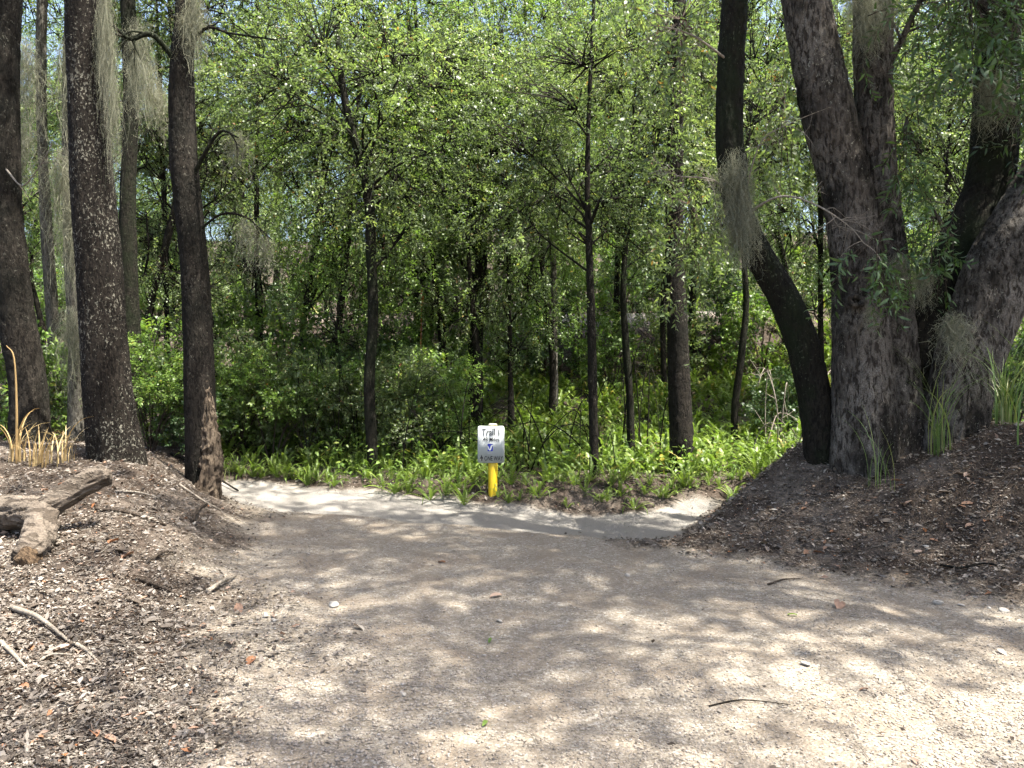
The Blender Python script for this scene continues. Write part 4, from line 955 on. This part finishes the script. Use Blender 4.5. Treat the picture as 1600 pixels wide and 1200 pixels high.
tuft(352, 752, 9, 0.4, 'small green grass tuft by the rotten-footed tree')
a = Acc(); 
# tall dead stalk beside the rough trunk
sp = ghit(25, 725); V, Fs = tube([sp + [0, 0, -0.05], ray(26, 640, sp[1]), ray(22, 560, sp[1]), ray(10, 540, sp[1])], [0.012, 0.009, 0.006, 0.003], 7, 16, 0.001, 40); a.add(V - sp, Fs)
tag(obj('dead_stalk', a.mesh('dead_stalk', M['straw'], True), None, sp), 'single tall dead stalk in front of the rough dark trunk', 'stalk')
a.A.clear()

# ------------------------------------------------------------------ tangles of bare vines in the shade behind the sign
def tangle(px0, px1, py0, py1, Yd, n, seed, label, mat):
    rg = np.random.default_rng(seed); a = Acc(); x = ((px0 + px1) / 2 - 800) / F * Yd; b = np.array([x, Yd, hz(x, Yd)])
    for k in range(n):
        x0 = (rg.uniform(px0, px1) - 800) / F * Yd; y0 = Yd + rg.normal(0, 0.3); z0 = hz(x0, y0)
        dx = rg.normal(0, 0.5); H = CAMZ + (HOR - rg.uniform(py0, py1)) / F * Yd - z0
        P = np.array([[x0, y0, z0 - 0.05], [x0 + dx * 0.3, y0 + rg.normal(0, .1), z0 + H * 0.6], [x0 + dx * 0.8, y0 + rg.normal(0, .15), z0 + H], [x0 + dx * 1.6, y0 + rg.normal(0, .2), z0 + H * rg.uniform(0.5, 0.95)]]) - b
        V, Fs = tube(P, np.array([0.010, 0.008, 0.006, 0.003]) * rg.uniform(0.6, 1.3), 5, 12); a.add(V, Fs)
        C = catmull(P, 14)
        for q_ in range(5):
            i = rg.integers(4, 14); e2 = C[i] + unit(rg.normal(0, 1, 3)) * rg.uniform(0.1, 0.3); sticks(a, C[i][None], e2[None], 0.004, 0.0015)
    return tag(obj('bare_vine', a.mesh('bare_vine', mat), None, b), label, 'vine')
tangle(800, 960, 590, 700, 10.6, 22, 1, 'tangle of dark leafless vines in the shade behind the trail sign', M['bark_black'])
tangle(960, 1040, 520, 650, 11.6, 9, 2, 'thin bare stems between the two straight dark trunks', M['bark_brown'])
tangle(630, 740, 560, 690, 11.0, 18, 3, 'brown bramble stems heaped between the slender tree and the sign', M['bark_brown'])
tangle(1170, 1240, 560, 680, 10.4, 9, 4, 'pale bare sticks standing near the bowed dark trunk', M['dead_twig'])
tangle(470, 600, 480, 640, 11.0, 14, 5, 'dark leafless stems around the slender dark tree', M['bark_black'])
tangle(210, 290, 420, 620, 11.0, 9, 6, 'thin bare stems between the lichened and the rotten-footed trees', M['bark_brown'])
# rust-orange dead frond hanging in the wood
rgo = np.random.default_rng(2); a = Acc(); p_ = ray(659, 478, 13.0)
leaves(a, np.array([[0, 0, 0.30], [0.01, 0, 0.26], [-0.01, 0.01, 0.2]]), np.array([[0.05, 0, -1.0], [-0.1, 0, -1], [0.15, 0, -1]]), np.array([[0, -1.0, 0]] * 3), np.array([0.26, 0.2, 0.2]), np.array([0.07, 0.05, 0.05]), np.array([0.5, 0.5, 0.5]))
g_ = hz(p_[0], 13.0) - p_[2]
V, Fs = tube([(0.02, 0, g_ - 0.05), (-0.02, 0.0, g_ * 0.5), (0, 0, 0.3)], [0.012, 0.009, 0.005], 5, 8); a.add(V, Fs, v=0.3)
tag(obj('dead_frond', a.mesh('dead_frond', M['orange']), None, p_), 'rust-orange withered frond on a thin stem behind the slender dark tree', 'frond')

# ------------------------------------------------------------------ loose stones, sticks and leaves one can pick out
def octa(rg, n):
    """n irregular pebbles of 8 faces, unit size"""
    base = np.array([[1, 0, 0], [0, 1, 0], [-1, 0, 0], [0, -1, 0], [0, 0, 1], [0, 0, -1.0]])
    V = base[None] * rg.uniform(0.65, 1.15, (n, 6, 1)) + rg.normal(0, 0.13, (n, 6, 3))
    F8 = np.array([[0, 1, 4], [1, 2, 4], [2, 3, 4], [3, 0, 4], [1, 0, 5], [2, 1, 5], [3, 2, 5], [0, 3, 5]])
    return V, F8
def ico_stone(rg):
    import bmesh
    bm = bmesh.new(); bmesh.ops.create_icosphere(bm, subdivisions=2, radius=1)
    V = np.array([v.co[:] for v in bm.verts]); Fc = np.array([[v.index for v in f.verts] for f in bm.faces]); bm.free()
    V = V * (0.75 + 0.6 * fbm(V * 1.3 + rg.uniform(0, 50, 3), int(rg.integers(99)), 2))[:, None]
    for k in range(8):   # chipped faces
        nrm = unit(rg.normal(0, 1, 3)); d = V @ nrm; V = V - nrm[None] * np.maximum(0, d - 0.55)[:, None]
    return V * [1, 0.7, 0.42], Fc
rgs = np.random.default_rng(31)
STONE = [mk_mesh('stone', *ico_stone(rgs), M['snail']) for k in range(5)]
def stone(px_, py, spx, label, group):
    p_ = ghit(px_, py); s = spx / F * p_[1] * 0.5
    return tag(obj('stone', STONE[int(rgs.integers(5))], None, p_ + [0, 0, s * 0.28], rgs.uniform(0, 6.28), s), label, 'stone', group)
for (x, y, s) in [(1468, 946, 20), (1500, 948, 14), (1570, 956, 20), (1545, 951, 9), (1446, 855, 12), (1450, 860, 9), (1590, 842, 9), (1572, 781, 8), (1258, 1040, 20), (1582, 1135, 9), (1568, 1132, 9)]:
    stone(x, y, s, 'pale limestone chip lying below the leaf-littered bank', 'limestone chips below the bank')
for (x, y, s) in [(522, 948, 24), (415, 965, 18), (430, 972, 14), (330, 1040, 11), (258, 1138, 14), (305, 820, 12), (28, 1130, 9), (52, 1129, 10), (5, 1162, 8), (280, 1107, 10), (290, 1074, 12), (631, 1090, 14), (235, 1033, 10), (243, 1107, 9), (48, 923, 8), (222, 1005, 9), (780, 972, 14), (757, 1025, 8), (703, 1099, 8), (980, 900, 12)]:
    stone(x, y, s, 'rounded pale stone half set in the gravel', 'stones in the gravel')
def stick(pts, r_px, label, group, mat=None, name='fallen_stick'):
    P = np.array([ghit(x, y) for x, y in pts]); r = r_px / F * P[:, 1].mean() * 0.5
    P[:, 2] += r * 1.1; P[1:-1, 2] += r * 1.5
    b = P[0].copy(); a = Acc(); V, Fs = tube(P - b, np.linspace(r, r * 0.5, len(P)), 7, 6 * len(P), r * 0.15, 60, 0.3, int(r_px * 10)); a.add(V, Fs)
    tag(obj(name, a.mesh(name, mat or M['dead_twig'], True), None, b), label, 'stick', group)
SG = 'dead sticks on the bank below the log'; SLb = 'thin dead stick lying among the leaf litter by the forked log'
for pts, r in [([(20, 955), (60, 978), (108, 1012)], 9), ([(0, 1008), (18, 1030), (42, 1050)], 7), ([(115, 1008), (135, 1025), (158, 1042)], 6), ([(215, 907), (250, 925), (295, 940)], 5), ([(325, 930), (345, 920), (368, 905)], 7), ([(48, 1148), (80, 1138), (104, 1118)], 4), ([(38, 1120), (40, 1140), (44, 1158)], 4), ([(240, 1172), (252, 1185), (262, 1198)], 5), ([(230, 882), (255, 872), (275, 868)], 5), ([(150, 800), (200, 808), (260, 825)], 5), ([(300, 818), (312, 802), (324, 788)], 5), ([(62, 1040), (85, 1030), (125, 1028)], 4), ([(40, 1192), (42, 1180), (36, 1165)], 6), ([(180, 770), (220, 776), (262, 786)], 4), ([(280, 760), (320, 790), (345, 800)], 4)]:
    stick(pts, r, SLb, SG, M['dead_twig'] if r != 5 else M['twig'])
stick([(268, 712), (300, 728), (345, 757), (372, 770)], 5, 'long dark stick lying across the bank by the rotten-footed tree', None, M['bark_brown'])
stick([(290, 722), (308, 719), (329, 718)], 6, 'short pale stick leaning on the rotten-footed trunk', None)
stick([(1108, 1105), (1160, 1100), (1235, 1104)], 2.5, 'thin dark twig lying on the gravel path', None, M['bark_brown'])
stick([(1470, 888), (1500, 893), (1540, 888), (1570, 892)], 4, 'dark wavy twig at the bottom of the leaf-littered bank', None, M['bark_brown'])
stick([(1200, 915), (1225, 910), (1250, 906)], 3, 'reddish twig lying where the gravel meets the bank', None, M['twig'])
p_ = ghit(1012, 852); a = Acc()
for q_ in range(3):
    V, Fs = tube(np.array([(-0.1 + 0.03 * q_, 0.03 * q_, 0.0), (0.0, 0.02 * q_, 0.02 + 0.012 * q_), (0.09 + 0.03 * q_, -0.015 * q_, 0.005)]), [0.016, 0.026, 0.014], 12, 14, 0.01, 40, 0.3, q_); a.add(V, Fs)
tag(obj('wood_chunk', a.mesh('wood_chunk', M['log'], True), None, p_ - [0, 0, 0.012], 0.15, 0.8), 'dark rotten chunk of wood at the tip of the bank by the trail', 'wood')
def curl_leaf(rg, w=0.45):
    m = 5; t = np.linspace(0, 1, m); z = 0.10 * np.sin(t * 3.1 * rg.uniform(0.6, 1.3)) + rg.uniform(-0.05, 0.12) * t
    ww = w * np.sin(np.pi * (0.08 + 0.84 * t)) ** 0.8 * 0.5
    L_ = np.stack([t - 0.5, -ww, z + 0.16 * rg.uniform(0.2, 1)], 1); Mi = np.stack([t - 0.5, 0 * t, z], 1); Rr = np.stack([t - 0.5, ww, z + 0.16 * rg.uniform(0.2, 1)], 1)
    V = np.stack([L_, Mi, Rr], 1).reshape(-1, 3); i = np.arange(m - 1)[:, None] * 3
    return V, np.vstack([np.hstack([i, i + 1, i + 4, i + 3]), np.hstack([i + 1, i + 2, i + 5, i + 4])])
DL = []
for k, v_ in enumerate((0.93, 0.9, 0.66, 0.5, 0.35, 0.95)):
    V, Fq = curl_leaf(rgs, rgs.uniform(0.4, 0.6)); DL.append(mk_mesh('fallen_leaf', V, Fq, M['deadleaf'], {'v': np.full(len(V), v_)}))
GLF = mk_mesh('fallen_leaf', *curl_leaf(rgs, 0.4), M['leaf_bright'], {'v': np.full(15, 0.5)})
def fleaf(px_, py, spx, k, label, group):
    p_ = ghit(px_, py); s = spx / F * p_[1]
    o = tag(obj('fallen_leaf', DL[k] if k >= 0 else GLF, None, p_ + [0, 0, 0.006], rgs.uniform(0, 6.28), s), label, 'leaf', group); o.rotation_euler = (rgs.normal(0, 0.25), rgs.normal(0, 0.25), rgs.uniform(0, 6.28))
for (x, y, s) in [(1311, 950, 30), (1565, 1022, 16), (775, 935, 20), (1350, 1080, 14), (560, 985, 24), (690, 880, 12), (1430, 1195, 14)]:
    fleaf(x, y, s, 0, 'curled orange-brown dead leaf lying on the gravel path', 'dead leaves on the gravel')
for (x, y, s) in [(766, 1004, 14), (757, 1136, 18), (1238, 964, 14)]:
    fleaf(x, y, s, -1, 'fresh green leaf dropped on the gravel path', 'green leaves on the gravel')
for (x, y, s) in [(102, 1082, 24), (132, 1086, 22), (38, 1080, 20), (52, 1096, 26), (96, 1022, 24), (122, 1023, 22), (45, 1018, 24), (392, 1038, 24), (258, 985, 24), (285, 992, 20), (146, 1150, 26), (170, 1167, 30), (284, 1122, 18), (232, 1117, 14), (60, 950, 26), (178, 850, 22), (190, 868, 30), (200, 874, 24), (160, 912, 20), (360, 1010, 26), (372, 955, 24), (128, 1135, 26), (300, 1168, 22), (210, 945, 24), (225, 965, 22), (240, 975, 24), (350, 780, 12), (100, 760, 16), (175, 765, 14), (30, 750, 16), (70, 770, 14)]:
    fleaf(x, y, s, int(rgs.integers(6)), 'brown dead leaf on the litter below the forked log', 'dead leaves below the log')
for k in range(40):
    x, y = rgs.uniform(1180, 1600), 0; y = rgs.uniform(735, 890) if x > 1300 else rgs.uniform(790, 870)
    fleaf(x, y, rgs.uniform(11, 18), int(rgs.integers(6)), 'brown dead leaf on the bank under the massive oak', 'dead leaves on the oak bank')

# ------------------------------------------------------------------ gravel, litter and twigs too many to count
def scatter_view(rg, n, y0, y1, pw=1.0, pad=80):
    u = rg.random(n); Yd = 1 / ((1 / y0) + u * (1 / y1 - 1 / y0)) if pw == 1 else y0 + (y1 - y0) * u
    px_ = rg.uniform(-pad, 1600 + pad, n); return (px_ - 800) / F * Yd, Yd
rgp = np.random.default_rng(41)
x, y = scatter_view(rgp, 60000, 2.5, 7.6)
w = 1 - litter_w(x, y); coarse = n2(x, y, 1.7, 61)
leftb = sstep(1.6, 0.2, x - x_left(y))
keep = (rgp.random(len(x)) < w * (0.25 + 0.75 * np.clip((coarse - 0.35) * 3, 0, 1)) + 0.25 * leftb) & (y < y_lip(x) + 0.1)
x, y, lb_ = x[keep], y[keep], leftb[keep]; n = len(x)
V, F8 = octa(rgp, n); s = 0.0035 + 0.007 * rgp.random(n) ** 2.5 + 0.006 * lb_ * rgp.random(n) ** 2
az = rgp.uniform(0, 6.28, n); c, sn = np.cos(az), np.sin(az)
V = V * [1, 0.75, 0.55]; V = np.stack([V[..., 0] * c[:, None] - V[..., 1] * sn[:, None], V[..., 0] * sn[:, None] + V[..., 1] * c[:, None], V[..., 2]], -1) * s[:, None, None]
V = V + np.stack([x, y, height(x, y) + s * 0.25], 1)[:, None, :]
Fg = (F8[None] + (np.arange(n) * 6)[:, None, None]).reshape(-1, 3)
o = obj('gravel', mk_mesh('gravel', V.reshape(-1, 3), Fg, M['gravel'], {'v': np.repeat(np.clip(rgp.normal(0.52, 0.2, n), 0, 1), 6)})); o['kind'] = 'stuff'; o['label'] = 'loose limestone gravel on the path'; o['category'] = 'gravel'

x, y = scatter_view(rgp, 190000, 2.5, 10.5)
w = litter_w(x, y); keep = rgp.random(len(x)) < w * 0.95 + 0.003
x, y = x[keep], y[keep]
x2_, y2_ = rgp.uniform(0.9, 6.0, 42000), rgp.uniform(4.2, 9.0, 42000); kp = (rgp.random(42000) < litter_w(x2_, y2_)) & (d_right(x2_, y2_) > -0.2); x, y = np.concatenate([x, x2_[kp]]), np.concatenate([y, y2_[kp]]); n = len(x)
a = Acc(); L_ = (rgp.uniform(0.014, 0.036, n) + 0.045 * (rgp.random(n) < 0.25) * rgp.random(n)) * (0.55 + 0.05 * y)
nr = np.array([0, 0, 1.0]) + rgp.normal(0, 0.5, (n, 3)); dd = rgp.normal(0, 1, (n, 3)) * [1, 1, 0.25]
redd = 0.12 * sstep(0.5, 2.0, d_right(x, y))
vv = np.clip(rgp.beta(1.7, 1.5, n) * 0.9 + 0.1 * (rgp.random(n) < 0.15), 0, 1)
flat_leaves(a, np.stack([x, y, height(x, y) + rgp.uniform(0.001, 0.02, n)], 1), dd, nr, L_, L_ * rgp.uniform(0.3, 0.6, n), vv, 0.2)
o = obj('leaf_litter', a.mesh('leaf_litter', M['deadleaf'])); o['kind'] = 'stuff'; o['label'] = 'dead leaf litter covering the banks'; o['category'] = 'leaf litter'

x, y = scatter_view(rgp, 9000, 2.5, 10.5)
w = litter_w(x, y); keep = rgp.random(len(x)) < w + 0.03; x, y = x[keep], y[keep]; n = len(x)
L_ = rgp.uniform(0.03, 0.16, n) * (1 + 0.8 * (rgp.random(n) < 0.1)); az = rgp.uniform(0, 6.28, n); r_ = rgp.uniform(0.0008, 0.0028, n)
x2, y2 = x + L_ * np.cos(az), y + L_ * np.sin(az)
a = Acc(); sticks(a, np.stack([x, y, height(x, y) + 0.008 + rgp.random(n) * 0.008], 1), np.stack([x2, y2, height(x2, y2) + 0.008 + rgp.random(n) * 0.012], 1), r_, r_ * 0.5)
o = obj('twig_litter', a.mesh('twig_litter', M['dead_twig'])); o['kind'] = 'stuff'; o['label'] = 'small dead twigs strewn over the banks'; o['category'] = 'twigs'
# white shell-like chips among the litter
x, y = scatter_view(rgp, 9000, 2.6, 9.0); keep = rgp.random(len(x)) < litter_w(x, y) * (0.25 + 0.75 * (n2(x, y, 1.5, 71) > 0.5)); x, y = x[keep], y[keep]; n = len(x)
V, F8 = octa(rgp, n); s = rgp.uniform(0.004, 0.013, n); V = V * s[:, None, None] * [1, 0.8, 0.5] + np.stack([x, y, height(x, y) + 0.008], 1)[:, None, :]
o = obj('limestone_chips', mk_mesh('limestone_chips', V.reshape(-1, 3), (F8[None] + (np.arange(n) * 6)[:, None, None]).reshape(-1, 3), M['gravel'], {'v': np.repeat(rgp.uniform(0.6, 1, n), 6)})); o['kind'] = 'stuff'; o['label'] = 'small limestone chips in the litter'; o['category'] = 'stone chips'
